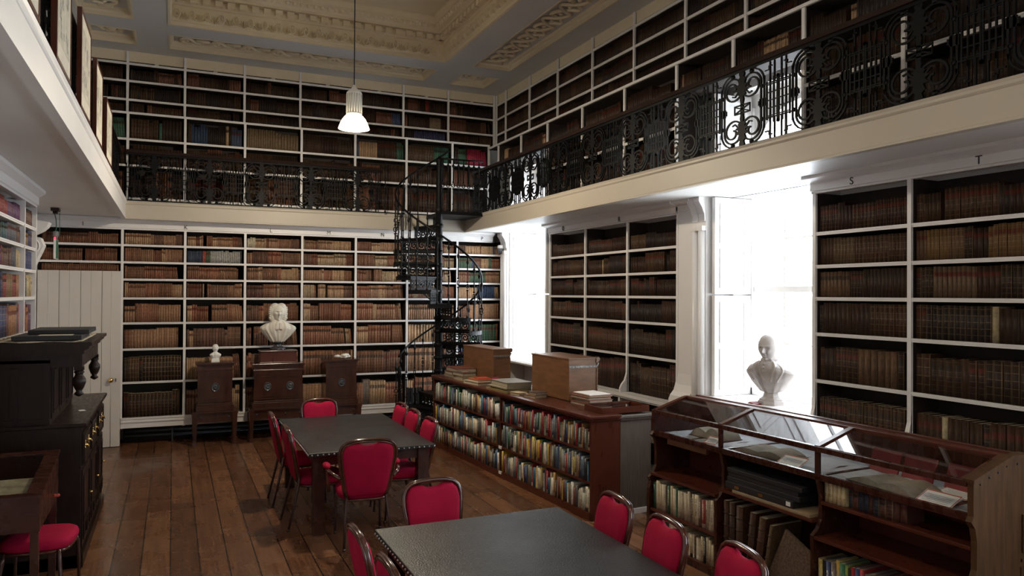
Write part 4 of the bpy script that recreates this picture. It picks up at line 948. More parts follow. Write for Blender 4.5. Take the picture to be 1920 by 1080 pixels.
def pedestal(name, x0, x1, zt, doors, label, zb=.47):
    cx = (x0 + x1) / 2; hw = (x1 - x0) / 2; yf = 11.70; D = .36
    T = thing(name, label, 'cabinet', (cx, yf, 0), 0, None)
    m = MB(); m.box((-hw + .02, .03, .33), (hw - .02, D - .02, zb)); m.box((-hw - .01, -.01, zb), (hw + .01, D, zb + .02)); m.build('base_frame', PEDW, T)
    for sx in (-1, 1):
        for yy in (.03, D - .05): m = MB(); tleg(m, sx * (hw - .02), yy, zb - .02); m.build('leg', PEDW, T)
    for i in range(2 * doors):
        xx = -hw + .1 + (2 * hw - .2) * i / (2 * doors - 1); m = MB(); m.lathe([(.014, 0), (.016, -.008), (.0, -.016)], (xx, .03, .40), 10, ax='y'); m.build('stud', DKSTONE, T)
    bw = hw - .055
    m = MB(); m.box((-bw, .05, zb + .02), (bw, D, zt - .03)); m.box((-bw - .02, .03, zb + .02), (bw + .02, D, zb + .10)); m.box((-bw - .008, .045, zb + .10), (bw + .008, D, zb + .125)); m.box((-bw - .01, .04, zt - .12), (bw + .01, D, zt - .09))
    m.box((-bw - .015, .035, zt - .05), (bw + .015, D, zt - .03)); m.build('body', PEDW, T, bevel=.003)
    m = MB(); m.box((-bw - .03, .02, zt - .03), (bw + .03, D + .01, zt)); m.build('top', PEDW, T, bevel=.005)
    for d in range(doors):
        a = -bw + .03 + (2 * bw - .06) / doors * d; b = a + (2 * bw - .06) / doors; z0, z1 = zb + .15, zt - .15
        m = MB(); m.box((a + .006, .038, z0), (b - .006, .052, z1)); m.strap([(a + .045, z0 + .045), (b - .045, z0 + .045), (b - .045, z1 - .045), (a + .045, z1 - .045)], .013, .022, .04, 'y', True); m.strap([(a + .012, z0 + .006), (b - .012, z0 + .006), (b - .012, z1 - .006), (a + .012, z1 - .006)], .016, .030, .04, 'y', True); dr_ = m.build('door', PEDW, T)
        medallion((a + b) / 2, (z0 + z1) / 2, .038, .066, T, dr_)
    return T
pedestal('pedestal_cabinet', .28, .86, 1.19, 1, 'narrow mahogany pedestal cabinet under the small white bust')
pedestal('pedestal_cabinet', 1.05, 1.86, 1.15, 2, 'wide two door mahogany pedestal cabinet under the large wigged bust')
pedestal('pedestal_cabinet', 2.10, 2.68, 1.18, 1, 'narrow mahogany pedestal cabinet with shell ornament, behind the far chair')
T = thing('wooden_plinth', 'plain mahogany plinth box on the wide cabinet carrying the wigged bust', 'plinth', (1.455, 11.90, 1.15))
m = MB(); m.box((-.26, -.15, 0), (.26, .15, .17)); m.box((-.275, -.165, 0), (.275, .165, .02)); m.build('plinth_body', MAHOG, T, bevel=.004); m = MB(); m.box((-.275, -.165, .17), (.275, .165, .19)); m.build('plinth_top', MAHOGD, T, bevel=.005)
m = MB(); r = random.Random(2)
for k in range(7): m.ball((r.uniform(-.10, .10), r.uniform(-.05, .05), .03 + .012 * (k % 3)), .035, 8, 5, sc=(1.4, 1, .75))
o = m.build('shell_ornament', MARBLE, None, loc=(2.43, 11.88, 1.18)); tag(o, 'small pale shell shaped ornament on the right hand pedestal cabinet', 'ornament')
# ---------------------------------------------------------------- busts
def g_(d, s): return math.exp(-d * d / (2 * s * s))
def head(mb, c, R, yaw, kind, tilt=0):
    """sculpted head: a rounded grid pushed into a face; faces -y before the yaw"""
    n, m_ = 96, 80; vs = []; fs = []
    Rm = Matrix.Translation(c) @ Matrix.Rotation(yaw, 4, 'Z') @ Matrix.Rotation(tilt, 4, 'X')
    for i in range(m_ + 1):
        th = PI * i / m_; z = math.cos(th); rr = max(math.sin(th), 1e-3) ** (.80 if z > 0 else .95)
        for k in range(n):
            ph = 2 * PI * k / n; x = rr * math.sin(ph); y = -rr * math.cos(ph)
            X, Y, Z = x * .82, y * (1.14 if y > 0 else .96), z * (1.08 if z > 0 else 1.20)
            if Z < -.1: q = min(1, (-Z - .1) / 1.0); X *= 1 - .34 * q ** 1.2; Y *= (1 - .10 * q) if y < 0 else (1 - .45 * q)
            if y < 0:
                u = x; v = z; fr = min(1, -y * 1.8)
                Y += fr * .05 * g_(v - .62, .25)                                                               # forehead slopes back
                Y -= fr * (.30 * g_(u, .085) * g_(v + .17, .10) + .17 * g_(u, .065) * g_(v - .02, .12) + .08 * g_(abs(u) - .09, .05) * g_(v + .21, .05))
                Y -= fr * .085 * g_(v - .20, .055) * g_(abs(u) - .25, .19)                                      # brow
                Y += fr * .17 * g_(abs(u) - .29, .11) * g_(v - .06, .075)                                        # sockets
                Y -= fr * .075 * g_(abs(u) - .29, .065) * g_(v - .05, .038)                                      # eyes
                Y -= fr * .08 * g_(abs(u) - .44, .13) * g_(v + .16, .12)                                         # cheeks
                Y -= fr * .11 * g_(u, .16) * (g_(v + .40, .030) + g_(v + .50, .036)); Y += fr * .08 * g_(u, .20) * g_(v + .45, .017)
                Y -= fr * .20 * g_(u, .20) * g_(v + .74, .11); Y += fr * .07 * g_(u, .25) * g_(v + .60, .035)     # chin
                Y += fr * .06 * g_(abs(u) - .22 - .1 * (-.3 - v), .03) * g_(v + .34, .13)                        # folds by the mouth
            vs.append(Rm @ Vector((X * R, Y * R, Z * R)))
    for i in range(m_):
        for k in range(n): fs.append((i * n + k, i * n + (k + 1) % n, (i + 1) * n + (k + 1) % n, (i + 1) * n + k))
    mb.add(vs, fs, True)
    def bl(p, r, sc): mb.ball(tuple(Rm @ Vector((p[0] * R, p[1] * R, p[2] * R))), r * R, 18, 12, sc=sc)
    for s in (-1, 1):
        bl((s * .76, .08, -.04), .24, (.40, .65, 1.1)); bl((s * .80, .14, .06), .15, (.5, .8, .9))
        if kind == 'wig':
            bl((s * .62, .10, .15), .56, (.80, 1.1, 1.75)); bl((s * .70, .05, -.55), .50, (.80, .9, 1.2)); bl((s * .38, .0, .78), .52, (1, 1.1, .8))
            for q in range(6): bl((s * (.92 + .03 * (q % 2)), -.18, .62 - .26 * q), .20, (.9, .9, .75)); bl((s * (.62 + .02 * q), -.42 + .02 * q, .66 - .24 * q), .15, (.8, .8, .9))
        if kind == 'bald':
            for q in range(4): bl((s * .70, .22 + .18 * q, .16 - .10 * q), .24, (.6, 1, .9))
    if kind == 'wig': bl((0, .55, .1), .85, (1.1, .8, 1.2))
    if kind == 'bald': bl((0, .85, -.10), .42, (1.5, .6, 1))
TOR = [(0, .40, .45), (.10, .52, .62), (.25, .72, .80), (.42, .88, .92), (.58, .97, 1.0), (.70, 1.0, .98), (.80, .93, .90), (.87, .76, .80), (.93, .52, .66), (1.0, .27, .50)]
def sst(a, b, x): x = max(0, min(1, (x - a) / (b - a))); return x * x * (3 - 2 * x)
def torpt(z0, z1, wx, wy, amp, lobes, t, ph):
    for (a, b) in zip(TOR[:-1], TOR[1:]):
        if a[0] <= t <= b[0]: u = (t - a[0]) / (b[0] - a[0]); kx = a[1] + (b[1] - a[1]) * u; ky = a[2] + (b[2] - a[2]) * u; break
    fade = min(1, (1 - t) * 5); sx_, cy_ = math.sin(ph), -math.cos(ph)
    X = (abs(sx_) ** .85) * (1 if sx_ > 0 else -1)
    fold = amp * fade * (.6 * math.sin(lobes * X * (1.15 - .25 * t) + 1.9 * math.sin(2.3 * X) + 1.2 * t) + .3 * math.sin(2.3 * lobes * X + 3 * t + 1) + .25 * math.sin(9 * t + 6 * X))
    x = wx * kx * X * (1 + fold * .25 / wx); y = wy * ky * (abs(cy_) ** .8) * (1 if cy_ > 0 else -1) + fold * (-1 if cy_ < 0 else .6)
    return Vector((x, y, z0 + (z1 - z0) * (t - .17 * abs(X) ** 1.6 * sst(.3, .8, t) - .05 * (1 - abs(X)) * (1 - sst(0, .3, t)))))
def torso(mb, z0, z1, wx, wy, amp=.014, lobes=12):
    """draped chest: narrow cut at the foot, wide at the shoulders, closing to the neck; faces -y"""
    n, m_ = 128, 44; vs = [torpt(z0, z1, wx, wy, amp, lobes, i / m_, 2 * PI * k / n) for i in range(m_ + 1) for k in range(n)]
    fs = [(i * n + k, i * n + (k + 1) % n, (i + 1) * n + (k + 1) % n, (i + 1) * n + k) for i in range(m_) for k in range(n)]
    mb.add(vs, fs + [tuple(range(n))[::-1], tuple(range(m_ * n, (m_ + 1) * n))], True)
def fuse(o, vox):
    r = o.modifiers.new('fuse', 'REMESH'); r.mode = 'VOXEL'; r.voxel_size = vox; r.use_smooth_shade = True
    s = o.modifiers.new('smooth', 'SMOOTH'); s.factor = .5; s.iterations = 1
# large wigged bust
T = thing('marble_bust', 'large white marble bust of a man in a long wig, on the wooden plinth', 'bust', (1.455, 11.90, 1.34))
m = MB(); m.lathe([(.115, 0), (.115, .02), (.10, .035), (.085, .045), (.055, .06), (.05, .09), (.07, .105), (.085, .115), (.085, .13), (0, .13)], (0, 0, 0), 28); m.build('socle', DKSTONE, T, 'turned dark grey stone socle')
m = MB(); torso(m, .125, .49, .268, .13, .016, 13); m.lathe([(.075, .40), (.065, .55)], (0, 0, 0), 20)
for s in (-1, 1): m.prism([(s * .004, .415), (s * .040, .41), (s * .050, .315), (s * .007, .32)][::s], -.155, -.10, 'y')
head(m, Vector((0, -.035, .565)), .122, 0, 'wig', 0); o = m.build('bust_body', MARBLE, T); fuse(o, .0045)
# small bust
T = thing('small_bust', 'small plain white bust on the left pedestal cabinet', 'bust', (.575, 11.87, 1.19))
m = MB(); m.frus((0, 0), (.058, .04), (.05, .036), 0, .05); torso(m, .03, .16, .08, .05, .004, 6); m.lathe([(.03, .12), (.027, .18)], (0, 0, 0), 14); head(m, Vector((0, -.006, .20)), .054, 0, 'plain', 0); o = m.build('bust_body', PLASTER, T); fuse(o, .003)
# bust on the window sill
T = thing('marble_bust', 'grey white marble bust of a bald man in a coat on the window sill', 'bust', (5.43, 5.78, 1.125), math.radians(-78))
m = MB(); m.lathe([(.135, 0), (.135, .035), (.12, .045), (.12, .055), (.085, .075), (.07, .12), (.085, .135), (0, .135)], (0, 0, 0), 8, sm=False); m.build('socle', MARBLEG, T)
m = MB(); torso(m, .13, .475, .27, .15, .010, 9); m.lathe([(.080, .36), (.070, .52)], (0, -.02, 0), 18)
TP = (.13, .475, .27, .15, .010, 9)
for (p0, p1, r_) in ((-.50, -.20, .011), (.50, .25, .011), (-.24, .02, .008), (-.9, -.62, .009), (.85, .62, .009)):
    m.tube([torpt(*TP, .93 - .62 * q / 12, p0 + (p1 - p0) * q / 12) for q in range(13)], r_, 7)
m.tube([(-.075, -.02, .455), (-.05, -.09, .445), (0, -.115, .425), (.05, -.09, .445), (.075, -.02, .455)], .016, 8)
for q in (.80, .70, .60): m.ball(tuple(torpt(*TP, q, .02)), .012, 8, 6)
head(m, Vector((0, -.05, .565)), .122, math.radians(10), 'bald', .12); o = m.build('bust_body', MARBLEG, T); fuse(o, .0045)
m = MB(); m.prism([(-.05, 0), (.05, 0), (.05, .006), (.01, .03), (-.05, .008)], -.05, .05, 'x'); o = m.build('name_card', REDCARD, None, loc=(5.25, 5.83, 1.125), rz=.1); tag(o, 'small folded reddish card in front of the window sill bust', 'card')
# ---------------------------------------------------------------- low modern bookcase
A_, B_ = Vector((3.715, 6.37, 0)), Vector((3.475, 10.52, 0)); LL = (B_ - A_).length; ang = math.atan2(-(B_ - A_).x, (B_ - A_).y)
T = thing('low_bookcase', 'long low mahogany bookcase full of modern books behind the middle table', 'bookcase', tuple(A_), ang)
KD, KH = .34, 1.02; HALF = LL * .475
m = MB(); m.box((-.03, -.03, KH - .03), (KD, LL + .02, KH)); m.box((-.015, -.015, KH - .055), (KD, LL + .01, KH - .03)); m.build('top', MAHOG, T, bevel=.006)
for y0, y1, nm in ((0, .025, 'end_panel'), (HALF - .012, HALF + .012, 'divider'), (LL - .025, LL, 'end_panel')): m = MB(); m.box((0.0, y0, 0), (KD, y1, KH - .055)); m.build(nm, MAHOG, T)
m = MB(); m.box((KD - .015, .025, 0), (KD, LL - .025, KH - .055)); m.build('back_panel', MAHOGD, T)
m = MB(); m.box((.0, .0, 0), (.02, LL, .07)); m.build('plinth', MAHOG, T)
KS = [.075, .375, .680]
for z in KS: m = MB(); m.box((.004, .02, z - .022), (KD - .01, LL - .02, z)); m.build('shelf', MAHOG, T)
for z in KS[:2]: m = MB(); m.box((-.004, HALF - .04, z - .03), (.006, HALF + .03, z + .005)); m.build('shelf_label', PAPERW, T)
MOD = [(.62, .58, .47), (.70, .68, .62), (.05, .07, .16), (.03, .035, .04), (.03, .10, .06), (.30, .03, .04), (.10, .16, .22), (.35, .20, .07), (.22, .20, .12), (.55, .50, .36), (.08, .07, .07), (.18, .06, .04), (.16, .20, .19), (.36, .40, .34), (.60, .42, .05), (.04, .14, .22)]
Mroot = Matrix.Translation(A_) @ Matrix.Rotation(ang, 4, 'Z')
NB = [0]; REST = MB()
def modern_row(Mr, x, y0, y1, z, hmax, dmax, where, group, pal=MOD, tmin=.014, tmax=.040, dirn=1, lean_p=.0, mt=MODERN, nm='book', cap=999, hf=(.62, .97)):
    """spines face local -x; books run along local y from y1 down to y0 (far to near)"""
    bs = []; t = y1
    while t > y0 + tmin and len(bs) < cap:
        w_ = rng.uniform(tmin, tmax); 
        if t - w_ < y0: break
        base = rng.choice(pal); j = rng.uniform(.8, 1.2); bs.append([t - w_ / 2, w_ - .001, hmax * rng.uniform(*hf), dmax * rng.uniform(.75, 1), tuple(min(.85, c * j) for c in base), (rng.random(), rng.random(), 1)]); t -= w_
    names = [cname(b[4]).replace('dark ', '') for b in bs]
    for i, b in enumerate(bs):
        far = names[i - 1] if i else None; near = names[i + 1] if i + 1 < len(bs) else None
        tall = 'tall' if b[2] > hmax * .88 else ('short' if b[2] < hmax * .72 else ('thick' if b[1] > .032 else 'thin'))
        lab = '%s %s book' % (tall, names[i]) + (' between %s and %s ones, ' % (far, near) if far and near else (' at the end of the row, ')) + where
        Mx = Matrix.Identity(4); Mx.col[0][:3] = (0, 1, 0); Mx.col[1][:3] = (1, 0, 0); Mx.col[2][:3] = (0, 0, 1); Mx.translation = (x, b[0], z)
        Mx = Matrix(((0, 1, 0, x), (-1, 0, 0, b[0]), (0, 0, 1, z), (0, 0, 0, 1)))
        if lean_p and rng.random() < lean_p: Mx = Mx @ Matrix.Rotation(rng.uniform(-.03, .03), 4, 'Y')
        if nm == 'book':
            NB[0] += 1
            if NB[0] > 283: REST.book(Mr @ Mx, *b[1:6], top=.003); continue
        q = MB(); q.book(Matrix.Identity(4), b[1], b[2], b[3], b[4], b[5], top=.003, round_=(mt is LEATHER or b[1] > .028))
        o = q.build(nm, [mt, PAGES]); o.matrix_world = Mr @ Mx; tag(o, lab, 'book', group)
HT = {0: 'bottom', 1: 'middle', 2: 'top'}
q = MB(); q.box((0, 0, 0), (.16, .09, .23)); o = q.build('file_box', BLACKP, None); o.matrix_world = Mroot @ Matrix.Translation((.02, HALF + .02, .376)); tag(o, 'black upright file box at the near end of the far middle shelf', 'box')
# second case standing back to back
T = thing('bookcase', 'grey brown oak bookcase standing back to back behind the low mahogany one', 'bookcase', tuple(A_ + Vector((.375, .07, 0))), ang)
m = MB(); m.box((0, 0, .05), (.38, .03, .96)); m.box((0, .03, .05), (.03, LL - .1, .96)); m.box((0, LL - .13, .05), (.38, LL - .1, .96)); m.build('body', GREYOAK, T)
m = MB(); m.box((0, .03, .05), (.36, LL - .13, .08)); m.box((0, .03, .5), (.36, LL - .13, .53)); m.build('shelf', GREYOAK, T)
m = MB(); m.box((-.02, -.03, .965), (.42, LL - .07, 1.0)); m.box((-.01, -.015, .94), (.40, LL - .08, .965)); m.build('top', GREYOAK, T, bevel=.008)
m = MB(); m.box((-.01, -.015, 0), (.40, .0, .05)); m.box((0, 0, 0), (.38, LL - .1, .05)); m.build('plinth', SHELFW, T, 'pale painted skirting strip')
# things standing on the low bookcases: local (x, y) on the top
def on_top(x, y, z=KH): return Mroot @ Matrix.Translation((x, y, z))
def crate(x, y, w, l, h, label, rz=0):
    T = thing('wooden_box', label, 'box', (0, 0, 0), 0, 'lidded wooden boxes on the low bookcase'); T.matrix_world = on_top(x, y) @ Matrix.Rotation(rz, 4, 'Z')
    m = MB(); m.box((0, 0, 0), (w, l, h)); m.build('box_body', BOXW, T, bevel=.003)
    m = MB(); m.box((-.008, -.008, h - .005), (w + .02, l + .008, h + .012)); m.prism([(w - .02, h - .05), (w + .02, h - .03), (w + .03, h), (w + .01, h + .02), (w - .02, h + .012)], -.012, 0.0, 'y'); m.build('lid', BOXW, T, bevel=.003)
    m = MB(); m.strap([(0.0, h - .085), (w - .01, h - .085), (w + .008, h - .045)], .022, -.012, -.001, 'y'); m.build('metal_strap', STRAPM, T, 'pierced metal strap')
    m = MB(); m.box((0, -.01, h - .11), (.014, 0, .0)); m.box((w - .014, -.01, 0), (w, 0, h - .11)); m.build('corner_post', BOXW, T)
crate(.36, 1.00, .38, .84, .46, 'tan wooden box with metal strap, nearer one on the low bookcase', .0)
crate(.455, 3.10, .26, 1.0, .42, 'tan wooden box with metal strap, farther one below the window')
def slab_book(x, y, z, w, l, h, col, label, rz=0, group=None, nm='book', mt=None):
    T = thing(nm, label, 'book' if nm == 'book' else 'folder', (0, 0, 0), 0, group); T.matrix_world = on_top(x, y, z) @ Matrix.Rotation(rz, 4, 'Z')
    t = min(.006, h * .16); cm = mt or mat('cover_cloth', col, .6, var=.15, vscale=20)
    m = MB(); m.box((0, 0, 0), (w, l, t)); m.box((0, 0, h - t), (w, l, h)); m.box((0, l - .006, t), (w, l, h - t)) if l > w else m.box((0, 0, t), (.006, l, h - t)); m.build('cover', cm, T)
    m = MB(); m.box((.007, .006, t), (w - .006, l - .007, h - t)); m.build('page_block', PAGES, T)
    return T
slab_book(.30, .50, KH, .30, .36, .035, (.20, .08, .05), 'lowest brown folder in the pile beside the nearer wooden box', .02, 'pile of brown folders', 'folder')
slab_book(.31, .50, KH + .035, .29, .35, .035, (.24, .10, .06), 'second brown folder up in the pile beside the nearer wooden box', -.02, 'pile of brown folders', 'folder')
slab_book(.30, .51, KH + .07, .30, .35, .03, (.20, .07, .05), 'third brown folder up in the pile beside the nearer wooden box', .03, 'pile of brown folders', 'folder')
slab_book(.31, .50, KH + .10, .29, .36, .02, (.30, .12, .08), 'top brown folder of the pile, white sheet on it', .0, 'pile of brown folders', 'folder')
q = MB(); q.box((0, 0, 0), (.26, .32, .006)); o = q.build('paper_sheet', PAPERW, None); o.matrix_world = on_top(.325, .52, KH + .1205); tag(o, 'white paper sheet lying on the top brown folder', 'paper')
T = thing('display_tray', 'shallow red brown tray with glass sheets at the near end of low bookcase', 'tray', (0, 0, 0)); T.matrix_world = on_top(.16, .06) @ Matrix.Rotation(-.06, 4, 'Z')
m = MB(); m.box((0, 0, 0), (.56, .012, .06)); m.box((0, .33, 0), (.56, .342, .06)); m.box((0, .012, 0), (.012, .33, .06)); m.box((.548, .012, 0), (.56, .33, .06)); m.box((.012, .012, 0), (.548, .33, .008)); m.build('tray_body', MAHOG, T)
m = MB(); m.box((.02, .02, .044), (.44, .32, .047)); m.build('glass_sheet', CGLASS, T); m = MB(); m.box((.0, .30, .061), (.46, .315, .069)); m.build('strip', MAHOG, T)
slab_book(.10, 1.30, KH, .17, .24, .035, (.25, .13, .06), 'small brown book lying under another before the nearer wooden box', .1)
slab_book(.12, 1.32, KH + .0352, .15, .20, .03, (.08, .045, .035), 'small dark book lying on a brown one before the nearer wooden box', -.05)
slab_book(.07, 1.62, KH, .13, .17, .03, (.45, .35, .18), 'small cream edged book lying before the nearer wooden box', .2)
slab_book(.03, 1.88, KH, .36, .52, .02, (.32, .24, .06), 'yellowed thin volume at the bottom of the large flat pile', .03)
slab_book(.06, 1.92, KH + .0202, .34, .46, .022, (.02, .02, .025), 'black thin folder in the large flat pile', -.02, None, 'folder')
slab_book(.04, 1.90, KH + .0424, .36, .48, .012, (.45, .40, .30), 'pale loose sheets under the big grey brown volume', .04, None, 'folder')
slab_book(.06, 1.92, KH + .0546, .34, .48, .06, (.20, .17, .12), 'big grey brown flat volume on top of the large pile', -.04)
slab_book(.05, 2.72, KH, .24, .36, .04, (.60, .52, .38), 'cream book with pale pages under the orange paperback', .12)
slab_book(.07, 2.76, KH + .0402, .22, .32, .025, (.50, .16, .06), 'orange brown book on the cream book', .0)
slab_book(.09, 2.80, KH + .0654, .17, .22, .012, (.55, .05, .02), 'thin bright red and orange paperback on top of its pile', -.15)
slab_book(.05, 3.22, KH, .22, .30, .06, (.30, .19, .08), 'thick tan book under the dark brown one', .0)
slab_book(.06, 3.24, KH + .0602, .22, .30, .05, (.09, .06, .045), 'dark brown book with small orange label on the tan one', .08)
q = MB(); q.box((0, 0, 0), (.09, .07, .003)); o = q.build('label_card', mat('orange_card', (.6, .16, .05), .6), None); o.matrix_world = on_top(.12, .0 + 3.36, KH + .1105); tag(o, 'small orange card lying on the dark brown book', 'card')
slab_book(.12, 3.60, KH, .30, .44, .025, (.30, .25, .18), 'flat worn folio at the far end of the low bookcase, lowest', .0)
slab_book(.14, 3.62, KH + .0252, .28, .42, .05, (.12, .07, .05), 'flat brown folio in the far pile of the low bookcase', .03)
slab_book(.14, 3.62, KH + .0754, .30, .42, .055, (.20, .06, .04), 'flat red brown folio on top of the far pile', -.03)
q = MB(); q.box((0, 0, 0), (.10, .012, .06)); o = q.build('red_book_end', mat('pink_card', (.55, .04, .10), .6), None); o.matrix_world = on_top(.40, 3.02); tag(o, 'small pink card standing at the near end of the farther wooden box', 'card')
# ---------------------------------------------------------------- large glazed display case
F_, N_ = Vector((3.885, 5.57, 0)), Vector((3.995, 2.765, 0)); DL = (F_ - N_).length; dang = math.atan2(-(F_ - N_).x, (F_ - N_).y); MD = Matrix.Translation(N_) @ Matrix.Rotation(dang, 4, 'Z')
T = thing('display_case', 'large mahogany case with sloping glass top and open bookshelves under the bust window', 'cabinet', tuple(N_), dang)
HW = .42; EZ, RZ = 1.185, 1.285
prof = [(-.05, 0), (-.05, .50), (-.03, .56), (-.05, .60), (.0, .64), (.03, .70), (.03, .86), (.015, .93), (-.02, .97), (0, 1.0), (0, EZ), (HW - .08, RZ), (HW + .08, RZ), (2 * HW, EZ), (2 * HW, .97), (2 * HW, 0)]
for y0, nm in ((-.035, 'end_panel'), (DL, 'end_panel')):
    m = MB(); m.prism(prof, y0, y0 + .035, 'y'); m.build(nm, WALNUT if y0 < 0 else MAHOGD, T)
m = MB(); m.prism([(-.012, EZ - .004), (-.012, EZ + .016), (HW - .08, RZ + .018), (HW + .08, RZ + .018), (2 * HW + .012, EZ + .016), (2 * HW + .012, EZ - .004), (HW + .08, RZ), (HW - .08, RZ)], -.045, .02, 'y'); m.build('end_moulding', WALNUT, T)
D1, D2 = DL * .365, DL * .70
dprof = [(-.045, 0), (-.045, .52), (-.05, .60), (.0, .64), (.03, .70), (.03, .86), (.0, .97), (.0, 1.0), (2 * HW - .02, 1.0), (2 * HW - .02, 0)]
for y in (D1, D2): m = MB(); m.prism(dprof, y - .014, y + .014, 'y'); m.build('divider', MAHOGD, T)
m = MB(); m.box((-.012, 0, EZ - .03), (.022, DL, EZ + .008)); m.build('eave_rail', MAHOGD, T, bevel=.005)
m = MB(); m.box((HW - .085, 0, RZ - .02), (HW - .045, DL, RZ + .012)); m.build('ridge_rail', MAHOG, T, bevel=.004)
m = MB(); m.box((HW + .045, 0, RZ - .02), (HW + .085, DL, RZ + .012)); m.build('ridge_rail', MAHOG, T, bevel=.004)
m = MB(); m.box((HW - .045, 0, RZ - .01), (HW + .045, DL, RZ + .004)); m.build('ridge_board', MAHOG, T)
m = MB(); m.box((-.006, 0, .985), (.02, DL, 1.01)); m.build('sill_rail', MAHOGD, T)
for y in (D1, D2, .02, DL - .02):
    if y in (D1, D2): m = MB(); m.box((-.004, y - .016, 1.0), (.02, y + .016, EZ)); m.build('mullion', MAHOGD, T)
    m = MB(); m.prism([(.0, EZ - .01), (.0, EZ + .012), (HW - .08, RZ + .012), (HW - .08, RZ - .01)], y - .02, y + .02, 'y'); m.build('glazing_bar', MAHOG, T)
for a, b in ((.035, D1 - .018), (D1 + .018, D2 - .018), (D2 + .018, DL - .035)):
    m = MB(); m.add([(.01, a, EZ + .002), (.01, b, EZ + .002), (HW - .08, b, RZ + .002), (HW - .08, a, RZ + .002)], [(0, 1, 2, 3)]); m.build('top_pane', CGLASS, T, fixn=False)
    m = MB(); m.add([(.004, a, 1.01), (.004, b, 1.01), (.004, b, EZ - .03), (.004, a, EZ - .03)], [(0, 1, 2, 3)]); m.build('front_pane', CGLASS, T, fixn=False)
m = MB(); m.box((2 * HW - .02, 0, .05), (2 * HW, DL, EZ)); m.build('back_panel', MAHOGD, T)
m = MB(); m.box((.0, 0, .965), (2 * HW - .02, DL, .985)); m.build('case_floor', MAHOGD, T)
m = MB(); n = 60; vs = []; 
for i in range(n + 1):
    y = .02 + (DL - .04) * i / n; vs += [(.022, y, .988 + .004 * math.sin(i * 1.3)), (HW, y, .990 + .006 * math.sin(i * .9 + 1)), (2 * HW - .03, y, .99)]
fs = []
for i in range(n): fs += [(i * 3, i * 3 + 1, i * 3 + 4, i * 3 + 3), (i * 3 + 1, i * 3 + 2, i * 3 + 5, i * 3 + 4)]
m.add(vs, fs, True); m.build('lining_cloth', CLOTHG, T)
for (a, b, zz, x0) in ((D2, DL, .645, -.04), (D2, DL, .335, -.04), (0, DL, .06, -.04), (D1, D2, .70, -.03), (0, D1, .825, .02), (0, D1, .60, -.045)):
    m = MB(); m.box((x0, a + .014 if a else .0, zz - .022), (.40, b - .014 if b < DL else DL, zz)); m.build('shelf', MAHOG, T, bevel=.003)
m = MB(); m.box((.40, 0, .05), (.41, DL, .965)); m.build('inner_back', MAHOG, T)
m = MB(); m.box((-.05, 0, 0), (.4, DL, .04)); m.build('plinth', MAHOGD, T)
m = MB(); m.box((.60 - .12, -.041, 1.095), (.60, -.036, 1.145)); m.build('name_plate', PAPER, T)
m = MB(); m.box((.44, -.045, .74), (.60, -.035, .96)); m.build('lock_plate', WALNUT, T); m = MB(); m.lathe([(.028, 0), (.028, -.008), (.012, -.02), (0, -.02)], (.52, -.045, .83), 14, ax='y'); m.lathe([(.010, 0), (.010, -.006)], (.52, -.045, .90), 10, ax='y'); m.build('lock', STEEL, T)
m = MB(); m.strap([(.43, .70), (.61, .70)], .02, -.045, -.035, 'y'); m.strap([(.43, .05), (.43, .66), (.61, .66), (.61, .05)], .01, -.042, -.035, 'y'); m.build('end_door', WALNUT, T)
for i, (xx, zz) in enumerate([(.06, 1.17), (.14, 1.20), (.22, 1.22), (.30, 1.245), (.40, 1.25)]): m = MB(); m.lathe([(.007, 0), (.006, -.004)], (xx, -.035, zz), 8, ax='y'); m.build('peg', LETT, T)
CRE = [(.62, .52, .33), (.55, .45, .28), (.66, .60, .48), (.50, .42, .30), (.60, .52, .38)]
modern_row(MD, -.015, D2 + .03, DL - .01, .3355, .27, .2, 'upper row, glazed case far bay', 'pale books, upper row of the glazed case', CRE * 2 + [(.30, .04, .04), (.05, .06, .14), (.14, .09, .06), (.04, .12, .07), (.10, .07, .05), (.30, .24, .16)], .022, .05, hf=(.80, .93))
modern_row(MD, -.015, D2 + .03, DL - .01, .0605, .24, .2, 'lower row, glazed case far bay', 'books, lower row of the glazed case', CRE * 2 + [(.66, .62, .55), (.03, .03, .035), (.04, .035, .03), (.10, .07, .05)], .014, .036, hf=(.70, .93))
modern_row(MD, .045, D1 - .19, D1 - .02, .8255, .135, .2, 'upper shelf, glazed case near bay', 'pale volumes on the near bay shelf', [(.55, .45, .24)], .03, .036, hf=(.96, .99))
modern_row(MD, .06, D1 - .62, D1 - .20, .8255, .135, .2, 'upper shelf, glazed case near bay', 'dark volumes on the near bay shelf', [(.07, .03, .025), (.03, .035, .05), (.10, .04, .03)], .030, .05, hf=(.85, .97), mt=LEATHER, nm='leather_book')
modern_row(MD, -.015, .04, D1 - .02, .0605, .50, .24, 'bottom row, glazed case near bay', 'books, bottom row of the near bay', [(.03, .16, .08), (.55, .42, .12), (.30, .45, .12), (.03, .05, .14), (.35, .03, .04), (.18, .14, .12), (.10, .08, .07), (.03, .03, .03), (.55, .47, .34)], .020, .045, hf=(.78, .86))
for half, (a, b, hn) in enumerate(((.03, HALF - .015, 'near half'), (HALF + .015, LL - .03, 'far half'))):
    for r in (2, 1, 0):
        z = KS[r] + .0006; hm = (.27, .275, .27)[r]
        modern_row(Mroot, .012 + .0, a + (.11 if (half, r) == (1, 1) else .003), b - .003, z, hm, .2, '%s shelf, low bookcase, %s' % (HT[r], hn), 'modern books, %s shelf, %s of the low bookcase' % (HT[r], hn), hf=(.66, .95) if r else (.62, .93), tmin=.018, tmax=.052, pal=MOD if (half, r) != (0, 2) else MOD[2:9] + MOD[10:13])
